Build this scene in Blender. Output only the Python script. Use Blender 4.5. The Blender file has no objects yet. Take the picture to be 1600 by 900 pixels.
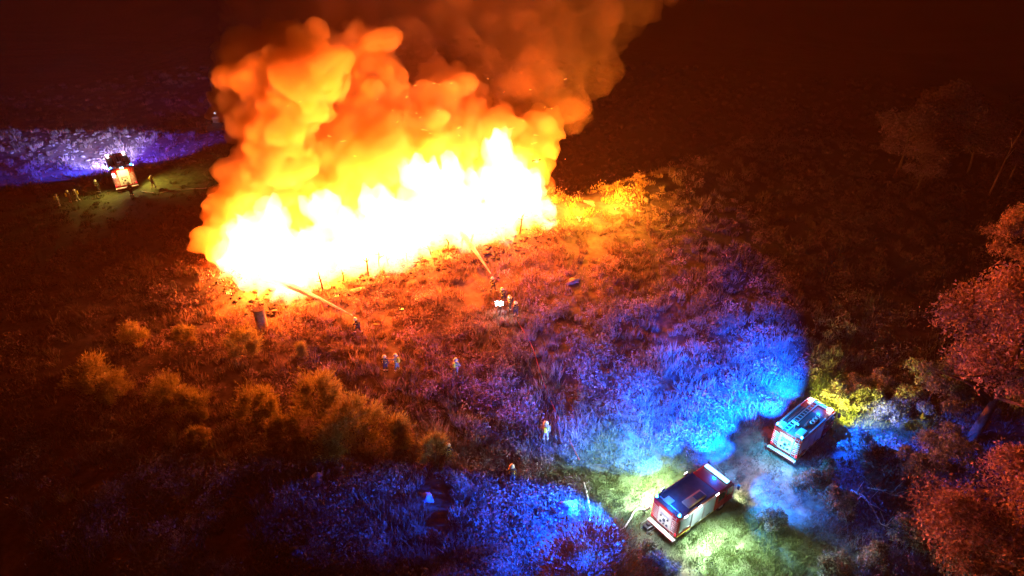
import bpy, bmesh, math, random
import numpy as np
from mathutils import Vector, Matrix, noise
R = math.radians
random.seed(7); rng = np.random.default_rng(11)
scene = bpy.context.scene
COL = scene.collection

# ------------------------------------------------------------ camera, world, exposure
CAM_H = 36.6; TH = R(32.0); F = 1600 * 24 / 36
cam_d = bpy.data.cameras.new('camera'); cam_d.lens = 24; cam_d.sensor_width = 36
cam_d.clip_start = 0.5; cam_d.clip_end = 9000
cam = bpy.data.objects.new('camera', cam_d); COL.objects.link(cam)
cam.location = (0, 0, CAM_H); cam.rotation_euler = (R(90) - TH, 0, 0)
scene.camera = cam
w = bpy.data.worlds.new('World'); scene.world = w; w.use_nodes = True
wn = w.node_tree; bg = wn.nodes['Background']
sky = wn.nodes.new('ShaderNodeTexSky'); sky.sky_type = 'NISHITA'; sky.sun_disc = False
sky.sun_elevation = R(-6); sky.sun_rotation = R(200)
wn.links.new(sky.outputs[0], bg.inputs[0]); bg.inputs[1].default_value = 0.001
scene.view_settings.view_transform = 'Standard'; scene.view_settings.look = 'None'
scene.view_settings.exposure = 0.0; scene.view_settings.gamma = 1.0
cy = scene.cycles
cy.use_denoising = True
cy.max_bounces = 7; cy.diffuse_bounces = 2; cy.glossy_bounces = 2; cy.volume_bounces = 5
cy.transmission_bounces = 4; cy.transparent_max_bounces = 12
cy.sample_clamp_indirect = 6.0; cy.sample_clamp_direct = 0
cy.use_adaptive_sampling = True; cy.adaptive_threshold = 0.02
FIRE_COL = (1.0, 0.092, 0.001); FIRE_W = 33000.0
BLUE = (0.0, 0.06, 1.0)
HAZE_D = 0.0003

# ------------------------------------------------------------ image point -> place helpers
def ray(px, py):
    u = (px - 800) / F; v = -(py - 450) / F
    return Vector((u, math.cos(TH) + v * math.sin(TH), -math.sin(TH) + v * math.cos(TH)))
def sm(a, b, x):
    t = np.clip((x - a) / (b - a), 0, 1); return t * t * (3 - 2 * t)
def flat(px, py, z=0.0):
    d = ray(px, py); t = (z - CAM_H) / d.z; return (d.x * t, d.y * t)
RIDGE = [flat(600, 410), flat(740, 385), flat(860, 352), flat(960, 318), flat(1065, 285), flat(1190, 240)]
def _wave(x, y, s, seed):
    r = np.random.default_rng(seed); out = 0
    for k in range(7):
        a = r.uniform(0, 6.28); f = r.uniform(.6, 1.6) / s; p = r.uniform(0, 6.28)
        out = out + np.sin((x * math.cos(a) + y * math.sin(a)) * f * 6.28 + p)
    return out / 4.0
def hgt(x, y):
    x = np.asarray(x, float); y = np.asarray(y, float)
    h = .45 * _wave(x, y, 46, 1) + .16 * _wave(x, y, 13, 2) + .06 * _wave(x, y, 4.2, 3)
    xs = np.array([p[0] for p in RIDGE]); ys = np.array([p[1] for p in RIDGE])
    d = y - np.interp(x, xs, ys)
    wgt = sm(-12, 4, x)
    h = h + wgt * (1.3 * np.exp(-(d / 5.0) ** 2) - 5.5 * sm(1, 16, d) * (1 - sm(60, 140, x) * .5))
    # far left bank
    h = h + (1 - sm(-34, -24, x)) * (.9 * sm(91, 100, y) - 4.2 * sm(102, 113, y))
    # big heap the fire burns on
    h = h + 1.6 * np.exp(-((y - (66 + (x + 14) * .36)) / 5.5) ** 2) * sm(-37, -28, x) * (1 - sm(4, 10, x))
    far = sm(180, 420, np.hypot(x, y)); 
    return h * (1 - far)
def H(x, y): return float(hgt(x, y))
def G(px, py):
    d = ray(px, py); t = -CAM_H / d.z
    for _ in range(12):
        z = H(d.x * t, d.y * t); t = t + ((z - CAM_H) / d.z - t) * .8
    return Vector((d.x * t, d.y * t, H(d.x * t, d.y * t)))
def AT(px, py, Y):
    d = ray(px, py); t = Y / d.y; return Vector((d.x * t, d.y * t, CAM_H + d.z * t))
def depth(p):
    return p.y * math.cos(TH) + (CAM_H - p.z) * math.sin(TH)

# the foot and the tips of the fire as seen along its front
prof_px = [335, 360, 390, 430, 470, 520, 560, 580, 610, 640, 670, 690, 715, 735, 770, 800, 830, 850]
prof_bs = [398, 438, 464, 470, 462, 448, 434, 425, 418, 412, 402, 395, 392, 385, 380, 372, 362, 350]
prof_tp = [370, 362, 352, 345, 352, 345, 330, 325, 310, 290, 250, 240, 268, 285, 262, 258, 268, 290]
_FG = [G(p, q) for p, q in zip(prof_px, prof_bs)]
def fire_line(px): return float(np.interp(px, prof_px, [g.y for g in _FG])) + 1.6
FRONT_X = [g.x for g in _FG]; FRONT_Y = [g.y for g in _FG]
# ------------------------------------------------------------ materials
def mat(name, col=(.5, .5, .5), rough=.6, metal=0, emit=None, es=0, noise_amt=0.0, scale=6, bump=0, attr=None, transl=0, coat=0):
    m = bpy.data.materials.new(name); m.use_nodes = True
    nt = m.node_tree; b = nt.nodes['Principled BSDF']
    b.inputs['Base Color'].default_value = (*col, 1); b.inputs['Roughness'].default_value = rough
    b.inputs['Metallic'].default_value = metal
    if coat: b.inputs['Coat Weight'].default_value = coat
    if emit:
        b.inputs['Emission Color'].default_value = (*emit, 1); b.inputs['Emission Strength'].default_value = es
    src = None
    if attr:
        a = nt.nodes.new('ShaderNodeAttribute'); a.attribute_name = attr; src = a.outputs['Color']
    if noise_amt:
        tc = nt.nodes.new('ShaderNodeTexCoord'); n = nt.nodes.new('ShaderNodeTexNoise')
        n.inputs['Scale'].default_value = scale; n.inputs['Detail'].default_value = 5
        nt.links.new(tc.outputs['Object'], n.inputs['Vector'])
        mr = nt.nodes.new('ShaderNodeMapRange'); mr.inputs['From Min'].default_value = .3; mr.inputs['From Max'].default_value = .7
        mr.inputs['To Min'].default_value = 1 - noise_amt; mr.inputs['To Max'].default_value = 1 + noise_amt * .6
        nt.links.new(n.outputs['Fac'], mr.inputs['Value'])
        mx = nt.nodes.new('ShaderNodeMix'); mx.data_type = 'RGBA'; mx.blend_type = 'MULTIPLY'; mx.inputs[0].default_value = 1
        if src: nt.links.new(src, mx.inputs[6])
        else: mx.inputs[6].default_value = (*col, 1)
        nt.links.new(mr.outputs[0], mx.inputs[7]); src = mx.outputs[2]
        rr = nt.nodes.new('ShaderNodeMapRange'); rr.inputs['To Min'].default_value = max(0, rough - .12); rr.inputs['To Max'].default_value = min(1, rough + .15)
        nt.links.new(n.outputs['Fac'], rr.inputs['Value']); nt.links.new(rr.outputs[0], b.inputs['Roughness'])
        if bump:
            bp = nt.nodes.new('ShaderNodeBump'); bp.inputs['Strength'].default_value = bump; bp.inputs['Distance'].default_value = .1
            nt.links.new(n.outputs['Fac'], bp.inputs['Height']); nt.links.new(bp.outputs[0], b.inputs['Normal'])
    if src: nt.links.new(src, b.inputs['Base Color'])
    if transl:
        t = nt.nodes.new('ShaderNodeBsdfTranslucent'); ms = nt.nodes.new('ShaderNodeMixShader'); ms.inputs[0].default_value = transl
        if src: nt.links.new(src, t.inputs[0])
        else: t.inputs[0].default_value = (*col, 1)
        nt.links.new(b.outputs[0], ms.inputs[1]); nt.links.new(t.outputs[0], ms.inputs[2])
        nt.links.new(ms.outputs[0], nt.nodes['Material Output'].inputs['Surface'])
    return m
def vol(name, dens, col=(.9, .9, .9), ecol=None, es=0, aniso=0, absorb=None):
    m = bpy.data.materials.new(name); m.use_nodes = True; nt = m.node_tree
    nt.nodes.remove(nt.nodes['Principled BSDF'])
    v = nt.nodes.new('ShaderNodeVolumePrincipled')
    v.inputs['Density'].default_value = dens; v.inputs['Color'].default_value = (*col, 1)
    v.inputs['Density Attribute'].default_value = ''; v.inputs['Temperature Attribute'].default_value = ''
    v.inputs['Anisotropy'].default_value = aniso
    if absorb: v.inputs['Absorption Color'].default_value = (*absorb, 1)
    if ecol: v.inputs['Emission Color'].default_value = (*ecol, 1); v.inputs['Emission Strength'].default_value = es
    nt.links.new(v.outputs[0], nt.nodes['Material Output'].inputs['Volume'])
    return m
M = dict(
    red=mat('red_paint', (.5, .018, .012), .35, coat=.5, noise_amt=.12, scale=2),
    white=mat('white_paint', (.78, .78, .76), .4, coat=.3, noise_amt=.08, scale=3),
    dark=mat('dark_rubber', (.025, .025, .028), .75, noise_amt=.2),
    chassis=mat('chassis_steel', (.05, .05, .055), .6, noise_amt=.3),
    alu=mat('aluminium', (.6, .61, .63), .38, .7, noise_amt=.15, scale=8),
    shutter=mat('shutter_aluminium', (.62, .64, .66), .45, .35, noise_amt=.1, scale=4),
    deck=mat('dark_roof_plate', (.11, .045, .05), .5, .2, noise_amt=.25, scale=3),
    glass=mat('dark_glass', (.02, .025, .035), .08, coat=1),
    retro=mat('reflective_white_strip', (.85, .8, .78), .4),
    yellow=mat('reflective_yellow_strip', (.75, .7, .08), .4),
    blue_lens=mat('blue_beacon_lens', (.02, .1, .8), .2, emit=(.03, .25, 1), es=45),
    cyan_lens=mat('cyan_white_light_bar_lens', (.4, .7, .9), .2, emit=(.2, .62, 1), es=5),
    white_lens=mat('white_lamp_lens', (.9, .9, .9), .2, emit=(1, .93, .98), es=30),
    warm_lens=mat('warm_headlamp_lens', (.9, .8, .6), .2, emit=(1, .8, .45), es=16),
    red_lens=mat('red_tail_lens', (.6, .01, .01), .2, emit=(1, .02, .05), es=3),
    rearpanel=mat('lit_pump_bay', (.75, .72, .62), .5, noise_amt=.1),
    hose=mat('pale_fire_hose', (.7, .7, .66), .7, noise_amt=.15),
    hose_red=mat('red_hose', (.55, .08, .04), .6),
    coat=mat('fire_coat_fabric', (.035, .04, .06), .85, noise_amt=.25, scale=20),
    coat_pale=mat('pale_coat_fabric', (.26, .25, .23), .85, noise_amt=.2, scale=20),
    helmet=mat('pale_helmet_shell', (.7, .72, .68), .3, coat=.6),
    helmet_red=mat('red_helmet_shell', (.6, .05, .03), .3, coat=.6),
    skin=mat('skin', (.55, .33, .24), .55),
    bark=mat('bark', (.11, .075, .05), .9, noise_amt=.4, scale=9, bump=.5),
    palebark=mat('pale_bark', (.34, .31, .27), .85, noise_amt=.35, scale=9, bump=.4),
    char=mat('charred_wood', (.03, .022, .018), .9, noise_amt=.4),
    wood=mat('rough_timber', (.24, .15, .08), .85, noise_amt=.4),
    concrete=mat('stained_concrete', (.26, .22, .2), .9, noise_amt=.35, scale=4, bump=.3),
    rust=mat('rusty_steel', (.16, .07, .04), .85, noise_amt=.4),
    stone=mat('earth_clod', (.24, .2, .18), .95, noise_amt=.3, scale=3, bump=.4),
    leaf=mat('leaves', attr='col', rough=.75, transl=.25),
    water=mat('white_water_spray', (.9, .9, .9), .35, transl=.93),
    tarp=mat('blue_tarpaulin', (.12, .22, .5), .5, noise_amt=.2),
    spray=vol('water_spray_mist', 3.2, (1, 1, 1), aniso=.35),
    ember=mat('glowing_embers', (.1, .02, .01), .8, emit=(1, .33, .05), es=9),
)
# ------------------------------------------------------------ object helpers
def tag(o, label=None, cat=None, group=None, kind=None):
    if label: o['label'] = label
    if cat: o['category'] = cat
    if group: o['group'] = group
    if kind: o['kind'] = kind
    return o
def link(o, parent=None):
    COL.objects.link(o)
    if parent is not None: o.parent = parent
    return o
def empty(name, loc, rz=0, label=None, cat=None, group=None):
    o = bpy.data.objects.new(name, None); o.empty_display_size = .3; link(o)
    o.location = loc; o.rotation_euler = (0, 0, rz); return tag(o, label, cat, group)
def np_mesh(name, V, Fc, mats, parent=None, smooth=False, col=None, mi=None):
    me = bpy.data.meshes.new(name)
    V = np.asarray(V, np.float32); Fc = np.asarray(Fc, np.int32); n = Fc.shape[1]
    me.vertices.add(len(V)); me.vertices.foreach_set('co', V.ravel())
    me.loops.add(Fc.size); me.loops.foreach_set('vertex_index', Fc.ravel())
    me.polygons.add(len(Fc)); me.polygons.foreach_set('loop_start', np.arange(0, Fc.size, n, dtype=np.int32))
    try: me.polygons.foreach_set('loop_total', np.full(len(Fc), n, np.int32))
    except Exception: pass
    if smooth: me.polygons.foreach_set('use_smooth', np.ones(len(Fc), bool))
    if mi is not None: me.polygons.foreach_set('material_index', np.asarray(mi, np.int32))
    me.update(calc_edges=True); me.validate()
    if col is not None:
        a = me.color_attributes.new('col', 'FLOAT_COLOR', 'POINT')
        c = np.ones((len(V), 4), np.float32); c[:, :3] = col; a.data.foreach_set('color', c.ravel())
    for m in (mats if isinstance(mats, (list, tuple)) else [mats]): me.materials.append(m)
    return link(bpy.data.objects.new(name, me), parent)
class MB:
    def __init__(s): s.b = bmesh.new()
    def box(s, x0, x1, y0, y1, z0, z1, bev=0):
        t = bmesh.new()
        bmesh.ops.create_cube(t, size=1)
        for v in t.verts: v.co = Vector(((x0 + x1) / 2 + v.co.x * (x1 - x0), (y0 + y1) / 2 + v.co.y * (y1 - y0), (z0 + z1) / 2 + v.co.z * (z1 - z0)))
        if bev: bmesh.ops.bevel(t, geom=t.edges[:], offset=bev, segments=2, affect='EDGES', profile=.5)
        return s.take(t)
    def take(s, t):
        me = bpy.data.meshes.new('tmp'); t.to_mesh(me); t.free(); s.b.from_mesh(me); bpy.data.meshes.remove(me); return s
    def cyl(s, p, q, r0, r1=None, n=12, cap=True):
        r1 = r0 if r1 is None else r1; p = Vector(p); q = Vector(q); d = q - p
        t = bmesh.new(); bmesh.ops.create_cone(t, segments=n, radius1=r0, radius2=max(r1, 1e-4), depth=d.length, cap_ends=cap)
        m = d.to_track_quat('Z', 'Y').to_matrix().to_4x4(); m.translation = (p + q) / 2
        bmesh.ops.transform(t, matrix=m, verts=t.verts); return s.take(t)
    def sph(s, c, r, sc=(1, 1, 1), n=2):
        t = bmesh.new(); bmesh.ops.create_icosphere(t, subdivisions=n, radius=r)
        for v in t.verts: v.co = Vector((c[0] + v.co.x * sc[0], c[1] + v.co.y * sc[1], c[2] + v.co.z * sc[2]))
        return s.take(t)
    def tube(s, pts, rad, n=6):
        pts = [Vector(p) for p in pts]; rr = rad if isinstance(rad, (list, tuple)) else [rad] * len(pts)
        rings = []
        for i, p in enumerate(pts):
            d = (pts[min(i + 1, len(pts) - 1)] - pts[max(i - 1, 0)]).normalized()
            q = d.to_track_quat('Z', 'Y')
            rings.append([s.b.verts.new(p + q @ Vector((math.cos(k * 6.2832 / n) * rr[i], math.sin(k * 6.2832 / n) * rr[i], 0))) for k in range(n)])
        for a, b in zip(rings, rings[1:]):
            for k in range(n): s.b.faces.new((a[k], a[(k + 1) % n], b[(k + 1) % n], b[k]))
        s.b.faces.new(rings[0][::-1]); s.b.faces.new(rings[-1]); return s
    def prism(s, prof, y0, y1, bev=0):      # profile in x-z, extruded across y
        t = bmesh.new(); a = [t.verts.new((x, y0, z)) for x, z in prof]; f = t.faces.new(a)
        r = bmesh.ops.extrude_face_region(t, geom=[f]); 
        for v in [e for e in r['geom'] if isinstance(e, bmesh.types.BMVert)]: v.co.y = y1
        bmesh.ops.recalc_face_normals(t, faces=t.faces)
        if bev: bmesh.ops.bevel(t, geom=t.edges[:], offset=bev, segments=2, affect='EDGES', profile=.5)
        return s.take(t)
    def build(s, name, m, parent=None, smooth=False, loc=None):
        me = bpy.data.meshes.new(name); bmesh.ops.recalc_face_normals(s.b, faces=s.b.faces); s.b.to_mesh(me); s.b.free()
        for x in (m if isinstance(m, (list, tuple)) else [m]): me.materials.append(x)
        if smooth: me.polygons.foreach_set('use_smooth', [True] * len(me.polygons))
        o = link(bpy.data.objects.new(name, me), parent)
        if loc is not None: o.location = loc
        return o
def copy_tree(o, parent=None):
    c = o.copy(); COL.objects.link(c); c.parent = parent
    for ch in list(o.children): copy_tree(ch, c)
    return c
def lamp(name, kind, loc, col, watt, parent=None, size=.15, aim=None, cone=None, blend=.6):
    d = bpy.data.lights.new(name, kind); d.color = col; d.energy = watt; d.shadow_soft_size = size
    o = link(bpy.data.objects.new(name, d), parent); o.location = loc
    if kind == 'SPOT':
        d.spot_size = cone; d.spot_blend = blend
        o.rotation_euler = Vector(aim).to_track_quat('-Z', 'Y').to_euler()
    return o

# ------------------------------------------------------------ ground
def axis(lo, hi, step, lim):
    a = list(np.arange(lo, hi + .01, step)); g = step
    while a[-1] < lim: g *= 1.35; a.append(a[-1] + g)
    g = step
    while a[0] > -lim: g *= 1.35; a.insert(0, a[0] - g)
    return np.array(a)
ax = axis(-88, 96, .55, 3000); ay = axis(4, 190, .55, 3000)
X, Y = np.meshgrid(ax, ay); Z = hgt(X, Y)
fine = rng.normal(0, .05, Z.shape) * ((np.abs(X) < 96) & (Y < 190))
t1c = flat(1085, 800); t2c = flat(1255, 690)
PATH = [flat(1400, 560), flat(1300, 640), flat(1250, 700), flat(1185, 735), flat(1120, 790), flat(1040, 850), flat(960, 960)]
def seg_dist(X, Y, pts):
    d = np.full(np.shape(X), 1e9)
    for (x0, y0), (x1, y1) in zip(pts, pts[1:]):
        vx, vy = x1 - x0, y1 - y0; L = vx * vx + vy * vy
        t = np.clip(((X - x0) * vx + (Y - y0) * vy) / L, 0, 1)
        d = np.minimum(d, np.hypot(X - x0 - t * vx, Y - y0 - t * vy))
    return d
def painted_shade(X, Y):  # colours darkened to imitate shade over the unlit far field and sides
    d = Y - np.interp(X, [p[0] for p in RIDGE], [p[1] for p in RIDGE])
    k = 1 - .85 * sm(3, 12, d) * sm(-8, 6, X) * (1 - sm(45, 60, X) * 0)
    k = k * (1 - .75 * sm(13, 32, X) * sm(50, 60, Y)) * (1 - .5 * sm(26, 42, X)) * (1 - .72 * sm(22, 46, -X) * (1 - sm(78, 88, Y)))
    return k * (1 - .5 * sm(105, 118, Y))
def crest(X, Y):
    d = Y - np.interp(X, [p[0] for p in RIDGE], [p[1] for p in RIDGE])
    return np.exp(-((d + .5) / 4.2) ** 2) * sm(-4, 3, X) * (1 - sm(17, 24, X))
def zones(X, Y):
    """how green (grass round the parked engines) and how bare (trodden earth) the ground is"""
    n = _wave(X, Y, 7, 9) * 1.5
    ga, gb, gd = flat(985, 745), flat(1165, 850), flat(1330, 640)
    g = 1 - sm(3.2, 6.0, np.minimum(np.minimum(np.hypot(X - ga[0], Y - ga[1]), np.hypot(X - gb[0], Y - gb[1]) * .8), np.hypot(X - gd[0], Y - gd[1])) + n)
    g = np.maximum(g, .75 * (1 - sm(6, 12, np.hypot(X + 49, Y - 82) + n)))
    b = 1 - sm(1.6, 3.2, np.minimum(np.hypot((X - flat(1190, 720)[0]) * .8, Y - flat(1190, 720)[1]) - 1.0, np.hypot(X - flat(1230, 770)[0], Y - flat(1230, 770)[1]) - .5) + n * .5)
    return g, b
g_, b_ = zones(X, Y)
dry = .65 * np.stack([.17 + .05 * _wave(X, Y, 3.1, 21), .105 + .025 * _wave(X, Y, 3.1, 21), .10 + .01 * _wave(X, Y, 5, 22)], -1)
grn = np.stack([.12 + 0 * X, .17 + .02 * _wave(X, Y, 2, 23), .075 + 0 * X], -1)
ear = np.stack([.30 + .04 * _wave(X, Y, 1.5, 24), .24 + .03 * _wave(X, Y, 1.5, 24), .22 + 0 * X], -1)
gc = dry * (1 - g_[..., None]) + grn * g_[..., None]; gc = gc * (1 - b_[..., None]) + ear * b_[..., None]
gc = np.clip(gc * painted_shade(X, Y)[..., None], .012, 1)
nx, ny = len(ax), len(ay)
idx = np.arange(nx * ny).reshape(ny, nx)
Fq = np.stack([idx[:-1, :-1], idx[:-1, 1:], idx[1:, 1:], idx[1:, :-1]], -1).reshape(-1, 4)
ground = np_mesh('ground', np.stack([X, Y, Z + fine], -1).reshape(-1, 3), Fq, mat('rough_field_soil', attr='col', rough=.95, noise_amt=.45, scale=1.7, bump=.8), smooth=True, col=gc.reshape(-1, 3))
tag(ground, kind='structure')

# ------------------------------------------------------------ grass and herbs (uncountable)
def frame_pts(n, rmin=22, rmax=175, amax=47):
    """points on the ground in front of the viewer, thinning with distance like the detail one can see"""
    a = rng.uniform(R(-amax), R(amax), n); u = rng.uniform(0, 1, n)
    r = rmin * (rmax / rmin) ** (u ** .9)
    return r * np.sin(a), r * np.cos(a)
def plant_col(x, y, n_per, base_dry=(.23, .17, .14), base_grn=(.13, .19, .06), var=.3):
    g, b = zones(x, y)
    c = np.array(base_dry) * (1 - g[:, None]) + np.array(base_grn) * g[:, None]
    c = c * (1 + var * rng.uniform(-1, 1, (len(x), 1)))
    blue_tint = np.maximum(sm(-5, 8, x) * (1 - sm(50, 62, y)), 1 - sm(33, 43, y))[:, None] * (1 - g[:, None])      # bluish tint paints the blue beacon light into the leaves
    c = c * (1 - .8 * blue_tint) + np.array((.11, .135, .15)) * .8 * blue_tint
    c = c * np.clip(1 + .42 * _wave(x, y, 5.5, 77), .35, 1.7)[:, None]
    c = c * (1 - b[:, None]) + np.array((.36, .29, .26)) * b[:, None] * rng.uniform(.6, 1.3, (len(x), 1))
    k = crest(x, y)[:, None]; c = c * (1 - k) + np.array((.5, .34, .10)) * k; c = c * painted_shade(x, y)[:, None]  # firelit gold of the ridge is put into its plants' colour
    return np.repeat(c, n_per, 0)
def tufts(x, y, hh, rad, nb, w):
    n = len(x); z = hgt(x, y)
    A = rng.uniform(0, 6.283, (n, nb)); rr = rad[:, None] * np.sqrt(rng.uniform(0, 1, (n, nb)))
    bx = x[:, None] + rr * np.cos(A); by = y[:, None] + rr * np.sin(A); bz = z[:, None] - .05 + 0 * bx
    L = hh[:, None] * rng.uniform(.55, 1.15, (n, nb)) * (1 - .45 * (rr / rad[:, None]) ** 2)
    ln = rng.uniform(.1, .6, (n, nb)); B = A + rng.normal(0, .7, (n, nb))
    tx = bx + np.cos(B) * L * ln; ty = by + np.sin(B) * L * ln; tz = bz + L * np.sqrt(1 - ln * ln * .8)
    C = rng.uniform(0, 6.283, (n, nb)); ww = w[:, None] * rng.uniform(.6, 1.4, (n, nb))
    p0 = np.stack([bx - np.cos(C) * ww, by - np.sin(C) * ww, bz], -1); p1 = np.stack([bx + np.cos(C) * ww, by + np.sin(C) * ww, bz], -1)
    p2 = np.stack([tx, ty, tz], -1)
    V = np.stack([p0, p1, p2], 2).reshape(-1, 3)
    return V, np.arange(len(V)).reshape(-1, 3)
def keep(x, y):
    """no tall growth on bare earth, in the heart of the fire or under the engines"""
    g, b = zones(x, y)
    k = (b < .5)
    hx = y - np.interp(x, FRONT_X, FRONT_Y); k &= ~((hx > .4) & (hx < 9) & (x > -31) & (x < 4))
    for (cx, cy_), r in (((t1c[0], t1c[1]), 3.4), ((t2c[0], t2c[1]), 3.2), ((-49.5, 85), 4)):
        k &= np.hypot(x - cx, y - cy_) > r
    return k
x, y = frame_pts(16000); k = keep(x, y) & (_wave(x, y, 5, 31) > -.55); x, y = x[k], y[k]
r_ = np.hypot(x, y); g, b = zones(x, y)
hh = (.5 + .75 * rng.uniform(0, 1, len(x)) ** 2) * (1 + .35 * _wave(x, y, 9, 33)).clip(.5, 1.6) * (1 - .6 * g)
V, Ft = tufts(x, y, hh, .26 + .3 * rng.uniform(0, 1, len(x)) ** 2 + r_ * .0012, 34, .016 + r_ * .00032)
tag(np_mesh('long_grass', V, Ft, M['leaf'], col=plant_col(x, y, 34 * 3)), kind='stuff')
# short lawn grass around the engines
def near(cx, cy_, rad, n):
    a = rng.uniform(0, 6.283, n); r = rad * np.sqrt(rng.uniform(0, 1, n)); return cx + r * np.cos(a), cy_ + r * np.sin(a)
xs, ys = zip(*[near(t1c[0], t1c[1], 12, 7600), near(t2c[0] + 3, t2c[1] + 3, 10, 2600)])
x = np.concatenate(xs); y = np.concatenate(ys); g, b = zones(x, y); k = (rng.uniform(0, 1, len(x)) < np.where(b > .5, .45, np.maximum(g + .1, .75))); x, y = x[k], y[k]
V, Ft = tufts(x, y, .2 + .3 * rng.uniform(0, 1, len(x)) ** 2, np.full(len(x), .34), 26, np.full(len(x), .02))
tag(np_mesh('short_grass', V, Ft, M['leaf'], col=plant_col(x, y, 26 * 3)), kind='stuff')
# low leafy herbs: clumps of leaves on stalks
def leaf_cloud(cx, cy_, cz, rx, rz, nl, size, jit=.9):
    """nl leaf faces spread through a dome for each centre; returns verts, quads"""
    n = len(cx); a = rng.uniform(0, 6.283, (n, nl)); ct = rng.uniform(-.25, 1, (n, nl)); st = np.sqrt(1 - ct * ct)
    rad = rng.uniform(.35, 1, (n, nl)) ** .6
    lump = 1 + .28 * np.sin(a * 3 + rng.uniform(0, 6, (n, 1))) * np.cos(ct * 4 + rng.uniform(0, 6, (n, 1)))
    px = cx[:, None] + rx[:, None] * rad * st * np.cos(a) * lump; py = cy_[:, None] + rx[:, None] * rad * st * np.sin(a) * lump
    pz = cz[:, None] + rz[:, None] * rad * ct * lump
    P = np.stack([px, py, pz], -1).reshape(-1, 3)
    return leaf_quads(P, np.repeat(size, nl))
def leaf_quads(P, s, up=.35):
    n = len(P); d = rng.normal(0, 1, (n, 3)); d[:, 2] += up; d /= np.linalg.norm(d, axis=1)[:, None]
    e = rng.normal(0, 1, (n, 3)); e -= (e * d).sum(1)[:, None] * d; e /= np.linalg.norm(e, axis=1)[:, None]
    s = (s * rng.uniform(.6, 1.4, n))[:, None]
    V = np.stack([P - d * s, P + e * s * .42, P + d * s, P - e * s * .42], 1).reshape(-1, 3)
    return V, np.arange(len(V)).reshape(-1, 4)
x, y = frame_pts(9500, 24, 150); k = keep(x, y) & (_wave(x, y, 8, 35) + .5 * _wave(x, y, 3, 36) > -.1) & ((y < 86) | (x > -20) | (rng.uniform(0, 1, len(x)) < .15)); x, y = x[k], y[k]
g, b = zones(x, y); k = g < .5 + .5 * (rng.uniform(0, 1, len(x)) < .2); x, y = x[k], y[k]
r_ = np.hypot(x, y); rx = .35 + 1.1 * rng.uniform(0, 1, len(x)) ** 2; rz = rx * rng.uniform(.7, 1.1, len(x))
V, Fq2 = leaf_cloud(x, y, hgt(x, y) + rz * .25, rx, rz, 76, .04 + rx * .03 + r_ * .0006)
tag(np_mesh('leafy_herbs', V, Fq2, M['leaf'], col=plant_col(x, y, 76 * 4, (.2, .13, .15), (.12, .18, .12), .65)), kind='stuff')

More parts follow.
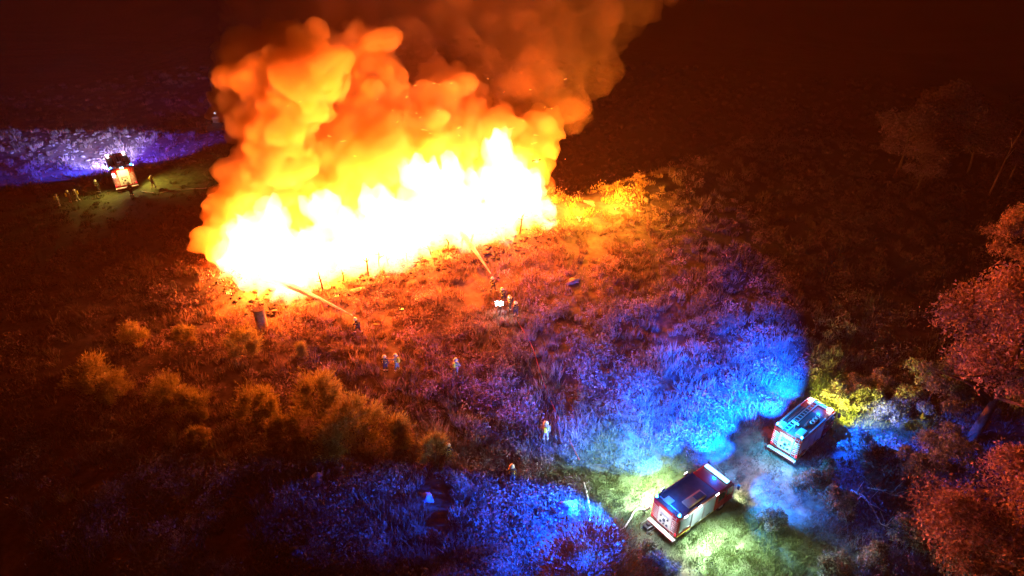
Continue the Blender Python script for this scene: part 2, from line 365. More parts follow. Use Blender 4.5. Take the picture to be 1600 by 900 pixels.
# ------------------------------------------------------------ trees and shrubs
def tree_kind(name, hh, cr, n_lobes, nl, leaf, col, trunk_r=.18, lean=.0, bark='bark', cbase=.35, seed=1, droop=0, spiky=False, stems=1):
    """returns a list of (part name, builder data); base at origin, height hh, crown radius cr"""
    rs = np.random.default_rng(seed)
    mb = MB()
    tips = []
    for s_ in range(stems):
        a0 = rs.uniform(0, 6.28); off = Vector((math.cos(a0), math.sin(a0), 0)) * (.25 * cr if stems > 1 else 0)
        top = Vector((lean * hh, 0, hh * .72)) + off * 1.6
        pts = [off * .3 + (top - off * .3) * t + Vector((math.sin(t * 5 + s_) * .12, math.cos(t * 4 + s_) * .12, 0)) * cr * .3 for t in np.linspace(0, 1, 6)]
        pts[0].z = -.3
        mb.tube(pts, [trunk_r * (1 - .75 * t) for t in np.linspace(0, 1, 6)], 7)
        for k in range(5 if stems == 1 else 2):
            t = rs.uniform(.35, .95); i = int(t * 5); p = pts[i].lerp(pts[min(i + 1, 5)], t * 5 - i)
            a = rs.uniform(0, 6.28); q = p + Vector((math.cos(a) * cr * .75, math.sin(a) * cr * .75, hh * rs.uniform(.08, .28)))
            mb.tube([p, p.lerp(q, .5) + Vector((0, 0, .1 * hh * .3)), q], [trunk_r * .45, trunk_r * .28, trunk_r * .08], 5); tips.append(q)
    # crown lobes
    cz0 = hh * cbase; cz1 = hh
    P = []; SH = []
    for k in range(n_lobes):
        a = rs.uniform(0, 6.28); t = rs.uniform(0, 1)
        zc = cz0 + (cz1 - cz0) * (.12 + .78 * t); rr = cr * (.82 * math.sin(math.pi * min(.95, .22 + .7 * t)) ** .7) * rs.uniform(.35, 1)
        c = Vector((lean * zc + rr * math.cos(a), rr * math.sin(a), zc)); lr = cr * rs.uniform(.2, .38)
        if spiky:
            m = nl // n_lobes; base = np.array(c)[None, :] + rs.normal(0, lr * .3, (m, 3)); 
            dirs = rs.normal(0, .45, (m, 3)); dirs[:, 2] = rs.uniform(.5, 1.3, m); 
            out = np.array([math.cos(a), math.sin(a), 0]) * .5; dirs += out
            SH.append(np.full(m, rs.uniform(.75, 1.25))); P.append((base + dirs * lr * rs.uniform(.2, 1.3, (m, 1)), dirs))
        else:
            m = nl // n_lobes; d = rs.normal(0, 1, (m, 3)); d /= np.linalg.norm(d, axis=1)[:, None]
            d[:, 2] = np.where(d[:, 2] < -.35, -d[:, 2], d[:, 2])
            rad = lr * rs.uniform(.45, 1.08, (m, 1)) ** .7
            bump = 1 + .22 * np.sin(d[:, :1] * 9 + k) * np.sin(d[:, 1:2] * 8 + k) * 1.2
            pp = np.array(c)[None, :] + d * rad * bump * np.array([1, 1, .85]); P.append((pp, d)); SH.append(np.full(m, rs.uniform(.6, 1.35)))
    PP = np.concatenate([p for p, d in P]); DD = np.concatenate([d for p, d in P])
    n = len(PP)
    if spiky:
        d = DD / np.linalg.norm(DD, axis=1)[:, None]; e = rs.normal(0, 1, (n, 3)); e -= (e * d).sum(1)[:, None] * d; e /= np.linalg.norm(e, axis=1)[:, None]
        s = (leaf * rs.uniform(.7, 1.6, n))[:, None]; wd = .22
    else:
        d = rs.normal(0, 1, (n, 3)); d /= np.linalg.norm(d, axis=1)[:, None]; e = np.cross(d, rs.normal(0, 1, (n, 3))); e /= np.linalg.norm(e, axis=1)[:, None]
        s = (leaf * rs.uniform(.6, 1.4, n))[:, None]; wd = .5
    V = np.stack([PP - d * s, PP + e * s * wd, PP + d * s, PP - e * s * wd], 1).reshape(-1, 3)
    cc = np.array(col)[None, :] * (1 + .35 * rs.uniform(-1, 1, (n, 1))) * np.concatenate(SH)[:, None]; cc = np.repeat(cc, 4, 0)
    root = empty(name, (0, 0, 0))
    np_mesh('crown', V, np.arange(len(V)).reshape(-1, 4), M['leaf'], root, col=cc)
    mb.build('trunk', M[bark], root, smooth=True)
    return root
protos = {}
def plant(kind, px=None, py=None, loc=None, rz=0, sc=1.0, label='', cat='tree', group=None, szz=1.0):
    root, used = protos[kind]
    o = root if not used else copy_tree(root)
    protos[kind][1] = True
    p = loc if loc is not None else G(px, py)
    o.location = (p[0], p[1], H(p[0], p[1]) - .05); o.rotation_euler = (0, 0, rz); o.scale = (sc, sc, sc * szz)
    if group is None and 'group' in o: del o['group']
    return tag(o, label, cat, group)
protos['round'] = [tree_kind('broadleaf_tree', 10.5, 5.0, 27, 26000, .10, (.30, .19, .14), .3, seed=3), False]
protos['round_b'] = [tree_kind('broadleaf_tree', 9.0, 4.4, 25, 23000, .095, (.30, .19, .14), .26, seed=8), False]
protos['far'] = [tree_kind('broadleaf_tree', 10.0, 4.8, 30, 16000, .13, (.06, .04, .07), .2, bark='char', cbase=.2, seed=31), False]  # dark copy of the tree: night dimness put into leaf and trunk colour
protos['small'] = [tree_kind('broadleaf_tree', 6.0, 2.7, 18, 11000, .085, (.14, .17, .12), .13, seed=5, cbase=.2), False]
protos['willow'] = [tree_kind('willow_shrub', 4.2, 2.3, 30, 8000, .14, (.26, .25, .09), .07, seed=6, cbase=.12, spiky=True, stems=5), False]
protos['willow_b'] = [tree_kind('willow_shrub', 3.4, 2.0, 26, 7000, .13, (.25, .24, .09), .06, seed=12, cbase=.1, spiky=True, stems=5), False]
protos['bush'] = [tree_kind('leafy_bush', 2.2, 1.7, 22, 3600, .10, (.16, .19, .13), .05, seed=14, cbase=.05, stems=4), False]
protos['dome'] = [tree_kind('round_bush', 3.8, 3.1, 46, 12000, .10, (.13, .085, .03), .12, seed=17, cbase=.08, spiky=True, stems=4), False]

T = 'trees along the right edge of the field'
def Tr(kind, px, py, sc, rz, label, szz=1.0, off=(0, 0)):
    """px, py: where the foot of the trunk would stand"""
    return plant(kind, px, py, None, rz, sc, label, 'tree', T, szz)
Tr('round', 1520, 690, 1.3, .3, 'tall round-crowned tree at the right edge, orange on its fire side, behind the rear engine')
Tr('round_b', 1660, 600, 1.05, 1.3, 'orange-lit tree cut by the right edge above the tall round-crowned one')
Tr('round', 1520, 955, 1.05, 2.2, 'rust-brown round tree in the lower right corner of the photo')
Tr('round_b', 1720, 900, 1.0, 4.0, 'dark tree against the lower right edge behind the rust-brown one')
Tr('small', 1445, 770, .95, .9, 'small violet-blue tree in front of the tall round-crowned tree')
Tr('small', 1440, 655, .95, 2.9, 'pale mauve tree at the left foot of the tall round-crowned tree')
Tr('small', 1480, 905, .8, 5.0, 'small blue-lit tree left of the rust-brown corner tree')
Tr('round_b', 1578, 452, 1.0, 5.2, 'golden-topped tree on the right edge halfway up the photo')
Tr('small', 1575, 640, 1.0, 3.9, 'dark small tree between the two large right-hand crowns')
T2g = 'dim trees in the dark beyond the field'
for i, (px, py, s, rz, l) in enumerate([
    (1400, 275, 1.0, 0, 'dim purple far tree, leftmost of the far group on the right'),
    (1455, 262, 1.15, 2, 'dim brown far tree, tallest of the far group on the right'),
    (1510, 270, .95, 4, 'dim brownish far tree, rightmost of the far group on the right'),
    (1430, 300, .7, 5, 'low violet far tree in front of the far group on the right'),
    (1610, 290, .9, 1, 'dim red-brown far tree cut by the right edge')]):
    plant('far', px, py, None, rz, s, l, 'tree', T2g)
Wg = 'feathery willow shrubs in the lower left of the field'
for i, (px, py, s, rz, l) in enumerate([
    (500, 655, 1.0, 0, 'tallest feathery orange shrub, its tip nearest the lone firefighter pair'),
    (455, 690, .85, 1, 'orange feathery shrub left of and below the tallest one'),
    (565, 695, 1.0, 2, 'orange feathery shrub with upright tips, middle of the lower left row'),
    (620, 700, .85, 3, 'orange feathery shrub with two spiky tips, right of the middle one'),
    (530, 712, .8, 4, 'brown feathery shrub lying lowest in the row'),
    (680, 725, .75, 5, 'small rusty shrub at the right end of the feathery row, beside a blue glint'),
    (405, 665, .85, 6, 'dull orange shrub at the left end of the feathery row'),
    (318, 650, .8, .5, 'olive feathery shrub standing right of the split olive shrub'),
    (272, 645, .8, 1.5, 'split olive shrub between the grey-olive clump and the single upright one'),
    (150, 612, 1.05, 2.5, 'grey-olive shrub farthest left in the red gloom'),
    (190, 628, .7, 3.5, 'smaller grey shrub touching the farthest left one'),
    (312, 700, .55, 4.5, 'thin upright brown shrub low among the olive shrubs'),
    (385, 560, .75, 5.5, 'brown shrub just below the concrete shaft'),
    (300, 540, .7, .8, 'dim brown shrub left of and below the concrete shaft'),
    (215, 545, .6, 1.8, 'dim shrub with pale flecks left of the shaft'),
    (470, 560, .5, 3, 'small brown shrub between the shaft and the kneeling hoseman')]):
    plant('willow' if i % 2 == 0 else 'willow_b', px, py, None, rz, s * .84, l, 'shrub', Wg)
Bg = 'yellow-lit bushes ahead of the rear engine'
for i, (px, py, s, rz, l) in enumerate([
    (1310, 635, .9, 0, 'bright yellow-green bush just ahead of the rear engine'),
    (1352, 640, 1.0, 1, 'yellow-olive bush second ahead of the rear engine'),
    (1388, 655, .9, 2, 'yellow-olive bush nearest the small mauve tree'),
    (1368, 612, .9, 3, 'dim brown-yellow bush behind the yellow ones'),
    (1335, 612, .7, 4, 'olive bush behind the bright yellow-green one')]):
    plant('bush', px, py, None, rz, s, l, 'bush', Bg)
B2 = 'blue-lit bushes right of the engines'
for i, (px, py, s, rz, l) in enumerate([
    (1345, 722, 1.05, 0, 'blue-lit bush with bare twigs beside the rear engine'),
    (1390, 735, .9, 1, 'dark blue bush right of the twiggy one'),
    (1262, 762, .7, 2, 'pale grey-green bush behind the rear engine bumper'),
    (1290, 745, .6, 3, 'small grey bush touching the rear engine wheel'),
    (1305, 800, .8, 4, 'dark bush beside the fallen branch'),
    (1300, 905, .8, 5, 'teal bush at the bottom edge, right of the lit grass'),
    (1420, 850, .9, .5, 'bright blue bush left of the rust-brown corner tree'),
    (1205, 820, .65, 1.5, 'blue bush in the beam ahead of the front engine'),
    (1360, 880, .7, 2.5, 'dark violet bush with a white glint beside it'),
    (1010, 885, .75, 3.5, 'dark blue bush behind the front engine bumper'),
    (1040, 905, .6, 4.2, 'small blue bush at the bottom edge below the front engine')]):
    plant('bush', px, py, None, rz, s, l, 'bush', B2)
plant('dome', 915, 925, None, .4, 1.0, 'large round rust-orange bush at the bottom edge left of the front engine', 'bush')

# bare poles of thin dead trees far right
for i, (px, py, l) in enumerate([(1545, 305, 'thin leafless trunk, left one of the far right pair'), (1575, 285, 'thin leafless trunk, right one of the far right pair')]):
    p = G(px, py); t = MB(); t.tube([(0, 0, -.2), (.2, 0, 3), (.5, .1, 6.5), (.9, 0, 9)], [.13, .1, .07, .03], 6)
    r = empty('bare_tree', p, .4 * i, l, 'tree', 'leafless trunks in the dark at far right'); t.build('trunk', M['bark'], r, True)
    b = MB(); b.tube([(.35, 0, 5), (1.2, .3, 6.4)], [.05, .02], 5); b.tube([(.5, 0, 6.5), (-.3, -.3, 7.8)], [.04, .015], 5); b.build('branch', M['palebark'], r, True)
# fallen branches
def branch_thing(name, pts_px, rad, twigs, label, lift=.35, seed=0, mt='palebark'):
    rs = random.Random(seed); P = [G(*q) for q in pts_px]; o = P[0].copy()
    r = empty(name, o, 0, label, 'branch')
    pts = [p - o + Vector((0, 0, lift + .25 * math.sin(i * 1.7))) for i, p in enumerate(P)]
    m = MB(); m.tube(pts, [rad * (1 - .7 * i / (len(pts) - 1)) for i in range(len(pts))], 6); m.build('bough', M[mt], r, True)
    for k in range(twigs):
        i = rs.randrange(len(pts) - 1); p = pts[i].lerp(pts[i + 1], rs.random())
        q = p + Vector((rs.uniform(-1, 1), rs.uniform(-1, 1), rs.uniform(.1, .9))) * rs.uniform(.5, 1.3)
        t = MB(); t.tube([p, p.lerp(q, .5) + Vector((0, 0, .08)), q], [rad * .4, rad * .28, rad * .12], 4); t.build('twig', M[mt], r, True)
    return r
branch_thing('fallen_branch', [(1328, 772), (1345, 785), (1362, 800), (1375, 820), (1386, 832)], .085, 7, 'long pale fallen branch curving through the blue dark right of the engines', seed=1)
branch_thing('fallen_branch', [(1306, 705), (1316, 716), (1322, 726), (1332, 716), (1338, 702)], .07, 8, 'forked pale branch standing in the bush beside the rear engine', .8, seed=2)
branch_thing('fallen_branch', [(1352, 770), (1372, 778), (1398, 784)], .05, 12, 'spray of thin twigs lying above the long fallen branch', .5, seed=3)
branch_thing('fallen_branch', [(500, 480), (520, 472), (540, 468)], .1, 4, 'short log lit yellow just in front of the left flames', .3, seed=4, mt='wood')
branch_thing('fallen_branch', [(585, 512), (600, 516)], .12, 1, 'stubby glowing-yellow log right of the left hoseman', .35, seed=5, mt='wood')
branch_thing('fallen_branch', [(380, 565), (395, 560), (412, 562)], .1, 3, 'pale plank-like log below the concrete shaft', .3, seed=6, mt='wood')
branch_thing('fallen_branch', [(680, 480), (695, 470), (712, 468)], .07, 4, 'crooked branch left of the bright work lamp', .4, seed=7, mt='wood')

# ------------------------------------------------------------ fire engines
def wheel(parent, x, y, r, wd, side):
    m = MB(); m.cyl((x, y - wd * .35, r), (x, y + wd * .35, r), r * .58, n=20); 
    yo = y + side * wd * .5
    m.cyl((x, yo - side * .04, r), (x, yo + side * .03, r), r * .22, n=12)
    w_ = m.build('wheel', M['alu'], parent)
    t = bmesh.new(); pr = [(.6, -.45), (.93, -.5), (1, -.36), (1, .36), (.93, .5), (.6, .45)]; n = 24; rings = []
    for k in range(n):
        a = k * 6.2832 / n; rings.append([t.verts.new((x + math.cos(a) * r * q, y + z * wd, r + math.sin(a) * r * q)) for q, z in pr])
    for k in range(n):
        a, b = rings[k], rings[(k + 1) % n]
        for j in range(6): t.faces.new((a[j], a[(j + 1) % 6], b[(j + 1) % 6], b[j]))
    MB().take(t).build('tyre', M['dark'], w_, True)
def shutter(parent, x0, x1, y, z0, z1, side, mt):
    """roller shutter of horizontal slats in a frame on the side of the body"""
    V = []; Fc = []; n = int((z1 - z0) / .09)
    for i in range(n + 1):
        z = z0 + (z1 - z0) * i / n
        for dz, dy in ((0, 0), (.06, .012)):
            V += [(x0, y + side * dy, z + dz), (x1, y + side * dy, z + dz)]
    V = V[:-2]
    for i in range(len(V) // 2 - 1): Fc.append((2 * i, 2 * i + 1, 2 * i + 3, 2 * i + 2))
    o = np_mesh('roller_shutter', V, Fc, mt, parent)
    m = MB(); t = .035
    for a in ((x0 - t, x0, z0 - t, z1 + t), (x1, x1 + t, z0 - t, z1 + t), (x0, x1, z1, z1 + t), (x0, x1, z0 - t, z0)):
        m.box(a[0], a[1], min(y - side * .02, y + side * .03), max(y - side * .02, y + side * .03), a[2], a[3])
    m.build('shutter_frame', M['alu'], o)
    h = MB(); h.box((x0 + x1) / 2 - .2, (x0 + x1) / 2 + .2, min(y + side * .02, y + side * .05), max(y + side * .02, y + side * .05), z0 + .05, z0 + .09); h.build('handle', M['dark'], o)
def engine(p, rz, L, W, Ht, style, label, group='fire engines'):
    r = empty('fire_engine', p, rz, label, 'fire engine', group)
    hw = W / 2; cab = 2.0; x0, x1 = -L / 2, L / 2; xb = x1 - cab
    zf = .62; bt = Ht
    m = MB(); m.box(x0 + .1, x1 - .2, -hw * .55, hw * .55, .45, zf - .004); m.box(x0 + .5, x0 + 1.3, -hw * .9, hw * .9, .42, zf - .01); m.build('chassis', M['chassis'], r)
    for x in (x0 + 1.35, x1 - 1.2):
        for s in (-1, 1): wheel(r, x, s * (hw - .17), .48, .3, s)
    for x in (x0 + 1.35, x1 - 1.2):
        for s in (-1, 1):
            m = MB(); m.tube([(x + math.cos(a) * .58, s * (hw - .1), .48 + math.sin(a) * .58) for a in np.linspace(.15, 2.99, 9)], .045, 5); m.build('wheel_arch', M['dark'], r, True)
    # equipment body
    m = MB()
    prof = [(x0, zf), (xb - .05, zf), (xb - .05, bt - .05), (x0, bt - .05)]
    m.prism(prof, -hw, hw, .05); m.build('body', M['red'], r)
    m = MB(); m.box(x0 + .06, xb - .1, -hw + .12, hw - .12, bt - .05 + .001, bt - .018); m.build('roof_deck', M['deck'], r)
    for s in (-1, 1):
        m = MB(); m.box(x0 + .04, xb - .08, s * (hw - .06) - .05, s * (hw - .06) + .05, bt - .06, bt + .11, .02); m.build('roof_rail', M['deck'] if style == 'smooth' else M['alu'], r)
        n = 3; span = (xb - x0 - .3) / n
        for i in range(n):
            xa = x0 + .14 + i * span; zz = 1.12 if i == 0 else .78
            shutter(r, xa + .06, xa + span - .08, s * (hw + .004), zz, bt - .32, s, M['shutter'])
        m = MB(); m.box(x0 + .05, xb - .1, s * (hw + .006) - .012, s * (hw + .006) + .012, .64, .71); m.build('reflective_strip', M['yellow'], r)
        m = MB(); m.box(x0 + .05, x1 - .5, s * (hw + .002) - .01, s * (hw + .002) + .01, bt - .22, bt - .15) if style != 'smooth' else m.box(x0 + .05, xb - .1, s * (hw + .002) - .01, s * (hw + .002) + .01, bt - .22, bt - .15)
        m.build('reflective_strip', M['retro'], r)
    # cab with slanted screen
    ch = bt - .12
    prof = [(xb, .5), (x1 - .02, .5), (x1, 1.35), (x1 - .18, ch - .28), (x1 - .45, ch), (xb, ch)]
    m = MB(); m.prism(prof, -hw + .02, hw - .02, .06); cabo = m.build('cab', M['red'], r)
    m = MB(); m.prism([(x1 + .004, 1.42), (x1 + .022, 1.42), (x1 - .15, ch - .34), (x1 - .17, ch - .34)], -hw + .16, hw - .16); m.build('windscreen', M['glass'], cabo)
    for s in (-1, 1):
        for (a, b) in ((xb + .1, xb + .9), (xb + 1.0, x1 - .22)):
            m = MB(); y = s * (hw - .014); m.box(a, b, min(y, y + s * .03), max(y, y + s * .03), .72, ch - .2, .01); d = m.build('cab_door', M['red'], r)
            m = MB(); y2 = y + s * .032; m.box(a + .07, b - .07, min(y2 - .01, y2 + .01), max(y2 - .01, y2 + .01), 1.5, ch - .3); m.build('window', M['glass'], d)
            m = MB(); m.box(a + .08, a + .24, min(y2, y2 + s * .03), max(y2, y2 + s * .03), 1.32, 1.36); m.build('handle', M['dark'], d)
        m = MB(); m.tube([(x1 - .2, s * (hw - .05), 2.1), (x1 + .12, s * (hw + .2), 2.12)], .02, 5); m.box(x1 + .08, x1 + .15, s * (hw + .2) - .1, s * (hw + .2) + .1, 1.62, 2.12, .02); m.build('wing_mirror', M['dark'], r)
        m = MB(); m.box(x1 - .03, x1 + .05, s * (hw - .32) - .17, s * (hw - .32) + .17, .68, .86, .02); m.build('headlight', M['warm_lens'], r)
        m = MB(); m.box(x0 - .02, x0 + .03, s * (hw - .13) - .06, s * (hw - .13) + .06, .8, 1.05, .01); m.build('tail_light', M['red_lens'], r)
    m = MB(); m.box(x1 - .02, x1 + .12, -hw + .02, hw - .02, .38, .64, .03); m.build('front_bumper', M['white'], r)
    m = MB()
    for i in range(5): m.box(x1 - .01, x1 + .025, -hw + .6, hw - .6, .86 + i * .09, .91 + i * .09)
    m.build('grille', M['dark'], r)
    # rear: red columns, open pump bay, step, ladder
    m = MB(); m.box(x0 - .03, x0 + .002, -hw * .5, hw * .5, .82, bt - .3); bay = m.build('pump_panel', M['rearpanel'], r)
    for (yy, zz, q) in ((-.3, 1.15, .09), (.28, 1.15, .09), (0, 1.5, .13), (-.32, 1.75, .07), (.32, 1.75, .07), (0, 1.08, .06)):
        m = MB(); m.cyl((x0 - .1, yy, zz), (x0 - .03, yy, zz), q, n=14); m.build('valve', M['chassis'], bay)
    m = MB(); m.box(x0 - .05, x0 - .03, -.42, .42, 1.86, 2.1, .008); m.build('gauge_board', M['alu'], bay)
    for s in (-1, 1):
        for i in range(8):
            z = .9 + i * .2
            if z + .2 > bt - .3: break
            V = [(x0 - .012, s * hw * .54, z), (x0 - .012, s * (hw - .03), z + .12), (x0 - .012, s * (hw - .03), z + .2), (x0 - .012, s * hw * .54, z + .08)]
            V2 = [(x0 - .004, a, b) for _, a, b in V]
            o = np_mesh('chevron_stripe', V + V2, [(0, 1, 2, 3), (7, 6, 5, 4), (0, 4, 5, 1), (1, 5, 6, 2), (2, 6, 7, 3), (3, 7, 4, 0)], M['retro'], r)
    m = MB(); m.box(x0 - .34, x0 - .04, -hw - .02, hw + .02, .42, .56, .02); bu = m.build('rear_bumper', M['retro'], r)
    m = MB(); m.box(x0 - .36, x0 - .342, -hw * .95, hw * .95, .455, .52); m.build('bumper_strip', M['red'], bu)
    m = MB()
    for s in (-1, 1): m.tube([(x0 - .12, -hw * .72 + s * .17, .7), (x0 - .12, -hw * .72 + s * .17, bt + .1)], .022, 6)
    for k in range(7): m.tube([(x0 - .12, -hw * .72 - .17, .8 + k * .3), (x0 - .12, -hw * .72 + .17, .8 + k * .3)], .016, 5)
    m.build('rear_ladder', M['alu'], r)
    # roof
    if style == 'smooth':
        m = MB(); m.box(x0 + 1.2, x0 + 3.0, -hw + .25, -hw + .95, bt - .016, bt + .16, .04); bx_ = m.build('roof_box', mat('orange_lit_roof_box', (.42, .17, .08), .55), r)  # orange firelight on the box is put into its base colour
        m = MB(); m.box(x0 + 2.1, x0 + 2.9, -hw + .35, -hw + .8, bt + .162, bt + .2, .02); m.build('lid', M['chassis'], bx_)
        m = MB(); m.box(x0 + .35, x0 + .95, .1, .7, bt - .016, bt + .03, .02); m.build('roof_hatch', M['alu'], r)
        m = MB(); m.box(x0 + .4, x0 + .46, -hw + .2, hw - .2, bt - .016, bt + .02); m.build('roof_seam', M['alu'], r)
    else:
        for yy in ((.35, -.35) if style == 'double' else (.3,)):
            m = MB()
            for s in (-1, 1): m.box(x0 - .1, x1 - .7, yy + s * .2 - .025, yy + s * .2 + .025, bt + .14, bt + .22)
            lad = m.build('roof_ladder', M['alu'], r)
            for k in range(13):
                m = MB(); xx = x0 + .1 + k * (L - 1.0) / 12.5; m.cyl((xx, yy - .17, bt + .18), (xx, yy + .17, bt + .18), .022, n=6); m.build('rung', M['alu'], lad)
        m = MB(); m.box(x0 + .15, x0 + 1.1, -hw + .2, -hw + .75, bt - .016, bt + .3, .03); m.build('roof_box', M['alu'], r)
        m = MB(); m.box(x0 + .12, x0 + .7, .62, hw - .18, bt - .016, bt + .26, .03); m.build('roof_box', M['white'], r)
        m = MB(); m.cyl((x0 + 1.7, -.55, bt - .016), (x0 + 1.7, -.55, bt + .3), .13, n=14); m.cyl((x0 + 1.7, -.55, bt + .32), (x0 + 2.4, -.55, bt + .48), .07, .05, n=10); m.build('water_monitor', M['chassis'], r)
        for k in range(3):
            m = MB(); m.tube([(x0 + 2.6 + k * .42 + .18 * math.cos(a), -.68 + .18 * math.sin(a), bt + .05 + a * .01) for a in np.linspace(0, 12.5, 28)], .035, 5); m.build('hose_coil', M['hose'], r)
        m = MB(); m.tube([(x0 + 1.2, .75, bt + .08), (xb - .2, .78, bt + .08)], .07, 8); m.build('suction_hose', M['dark'], r, True)
        m = MB(); m.cyl((x0 + .9, 0, bt - .01), (x0 + .9, 0, bt + .5), .04, n=8); m.box(x0 + .85, x0 + .95, -.3, .3, bt + .5, bt + .66, .01); m.build('lamp_mast', M['alu'], r)
    # light bar and beacons
    m = MB(); zb = ch + .002; m.box(x1 - .95, x1 - .6, -hw + .15, hw - .15, zb, zb + .06, .015); bar = m.build('light_bar', M['chassis'], r)
    m = MB(); 
    if style == 'smooth': m.box(x1 - .93, x1 - .62, -hw + .18, hw - .18, zb + .062, zb + .2, .03); m.build('lens', M['cyan_lens'], bar)
    else:
        m.box(x1 - .93, x1 - .62, -hw + .18, -hw + .55, zb + .062, zb + .2, .03); m.build('lens', M['white_lens'], bar); m = MB(); m.box(x1 - .93, x1 - .62, hw - .55, hw - .18, zb + .062, zb + .2, .03); m.build('lens', M['white_lens'], bar)
        m = MB(); m.box(x1 - .92, x1 - .63, -hw + .57, hw - .57, zb + .062, zb + .18, .03); m.build('centre_panel', M['white'], bar)
    for s in (-1, 1):
        m = MB(); m.cyl((x0 + .14, s * (hw - .16), bt + .08), (x0 + .14, s * (hw - .16), bt + .14), .11, n=12); be = m.build('beacon', M['chassis'], r)
        m = MB(); m.cyl((x0 + .14, s * (hw - .16), bt + .142), (x0 + .14, s * (hw - .16), bt + .3), .095, .07, n=12); m.build('lens', M['blue_lens'], be)
    return r, x0, x1, xb, hw, bt, zb
def work_lamp(r, x, y, z, s, warm=False, n=.16):
    m = MB(); m.box(x - n, x + n, min(y, y + s * .1), max(y, y + s * .1), z, z + .14, .02); b = m.build('work_lamp', M['chassis'], r)
    m = MB(); m.box(x - n + .02, x + n - .02, min(y + s * .102, y + s * .13), max(y + s * .102, y + s * .13), z + .02, z + .12); m.build('lens', M['white_lens'], b)
def blue_fan(r, x, y, z, az, watt, col=None, tilt=-31, cone=58):
    for a in az:
        c, s_ = math.cos(R(a)), math.sin(R(a))
        lamp('beacon_light', 'SPOT', (x, y, z), col or BLUE, watt, r, .1, (c, s_, math.tan(R(tilt))), R(cone), .7)
def heading(a, b): d = G(*b) - G(*a); return math.atan2(d.y, d.x)
# front engine (lower right)
h1 = heading((1060, 846), (1140, 786)); L1 = 6.0
c1 = (G(1018, 818) + G(1060, 846)) / 2 + Vector((math.cos(h1), math.sin(h1), 0)) * (L1 * .86 / 2 - .1); c1.z = H(c1.x, c1.y)
e1, x0, x1, xb, hw, bt, zb = engine(c1, h1, L1, 2.5, 2.75, 'smooth', 'nearest fire engine, smooth dark roof, hose running from its lit rear')
for x in (x0 + .5, x0 + 1.9, xb - .3): work_lamp(e1, x, -hw - .02, bt + .0, -1)
for x in (x0 + 1.0, xb - .6): work_lamp(e1, x, hw + .02, bt + .0, 1)
WH = (.8, 1, .82)
lamp('scene_light', 'SPOT', (x0 + 1.8, -hw - .3, bt + .25), WH, 9000, e1, .3, (-.1, -1, -.75), R(140), 1)
lamp('scene_light', 'SPOT', (x0 + 1.6, hw + .3, bt + .25), WH, 9000, e1, .3, (0, 1, -.6), R(140), 1)
lamp('scene_light', 'SPOT', (x0 - .55, 0, bt + .1), (.75, .9, 1), 800, e1, .2, (-.75, 0, -1), R(150), 1)
blue_fan(e1, x1 - .5, hw, zb + .5, (42, 78, 112), 140000, (0, .09, 1), tilt=-22, cone=42)
blue_fan(e1, x0, hw, bt + .35, (140, 175), 230000, (0, .08, 1), tilt=-25, cone=46)
lamp('beacon_light', 'POINT', (x0 + .6, .1, bt + .8), (0, .15, 1), 300, e1, .12)
lamp('beacon_light', 'POINT', (x1 - .5, .3, bt + .7), (0, .15, 1), 300, e1, .12)
for q_ in (1, -1): lamp('side_fill_light', 'SPOT', (x0 + 1.8, q_ * (hw + .9), bt + .2), (.6, 1, .95), 170, e1, .3, (0, -q_ * .9, -1), R(130), 1)  # free-hanging lamps added to brighten the engine's sides
lamp('rear_fill_light', 'SPOT', (x0 - 1.1, 0, bt + .4), (.85, .85, 1), 130, e1, .2, (.7, 0, -1), R(130), 1)  # added lamp hung behind the engine to light up its rear face
blue_fan(e1, x0 - .1, -hw, bt + .35, (-150,), 5000)
blue_fan(e1, x1 + .1, -hw * .5, zb + .3, (-35, -80), 9000, (0, .2, 1))
lamp('headlamp_light', 'SPOT', (x1 + .2, -hw + .35, .8), (1, .9, .7), 420, e1, .1, (1, -.5, -.6), R(80), .6)
lamp('headlamp_light', 'SPOT', (x1 + .2, hw - .35, .8), (.1, .5, 1), 600, e1, .1, (1, .1, -.2), R(90), .6)
e1.scale = (.92, .86, .82)
# rear engine (right of it)
h2 = heading((1240, 725), (1297, 672)); L2 = 6.0
c2 = (G(1204, 701) + G(1240, 726)) / 2 + Vector((math.cos(h2), math.sin(h2), 0)) * (L2 * .86 / 2 - .1); c2.z = H(c2.x, c2.y)
e2, x0, x1, xb, hw, bt, zb = engine(c2, h2, L2, 2.45, 2.7, 'ladder', 'second fire engine, gear on its blue-lit roof, headlamps shining on yellow bushes')
blue_fan(e2, x0 + 1, hw, bt + .5, (40, 74, 106), 150000, (0, .09, 1), tilt=-25, cone=42)
blue_fan(e2, x1 - 1.4, hw, bt + .4, (44,), 95000, (0, .09, 1), tilt=-24, cone=44)
blue_fan(e2, x0 + .4, hw, bt + .5, (138,), 60000, (0, .1, 1), tilt=-26, cone=42)
lamp('beacon_light', 'POINT', (x1 - .6, 0, bt + 1.0), (0, .2, 1), 250, e2, .12)
blue_fan(e2, x1 - .4, -hw, zb + .5, (-38, -80, -120), 20000, (0, .08, 1))
lamp('beacon_light', 'POINT', (x0 + .5, .1, bt + 1.0), (0, .3, 1), 900, e2, .12)
lamp('rear_fill_light', 'SPOT', (x0 - 1.0, 0, bt + .25), (.03, .55, 1), 1300, e2, .2, (.55, 0, -1), R(140), 1)  # lamp added in mid-air behind, turns the rear face cyan
for s in (-1, 1): lamp('headlamp_light', 'SPOT', (x1 + .2, s * (hw - .35), .8), (1, .78, .08), 9500, e2, .1, (1, -.1 + .12 * s, -.02), R(62), .6)
lamp('ladder_light', 'SPOT', (x0 - .4, 0, bt + .4), (.95, .85, .95), 600, e2, .2, (-1, -.3, -.8), R(130), 1)
e2.scale = (.86,) * 3
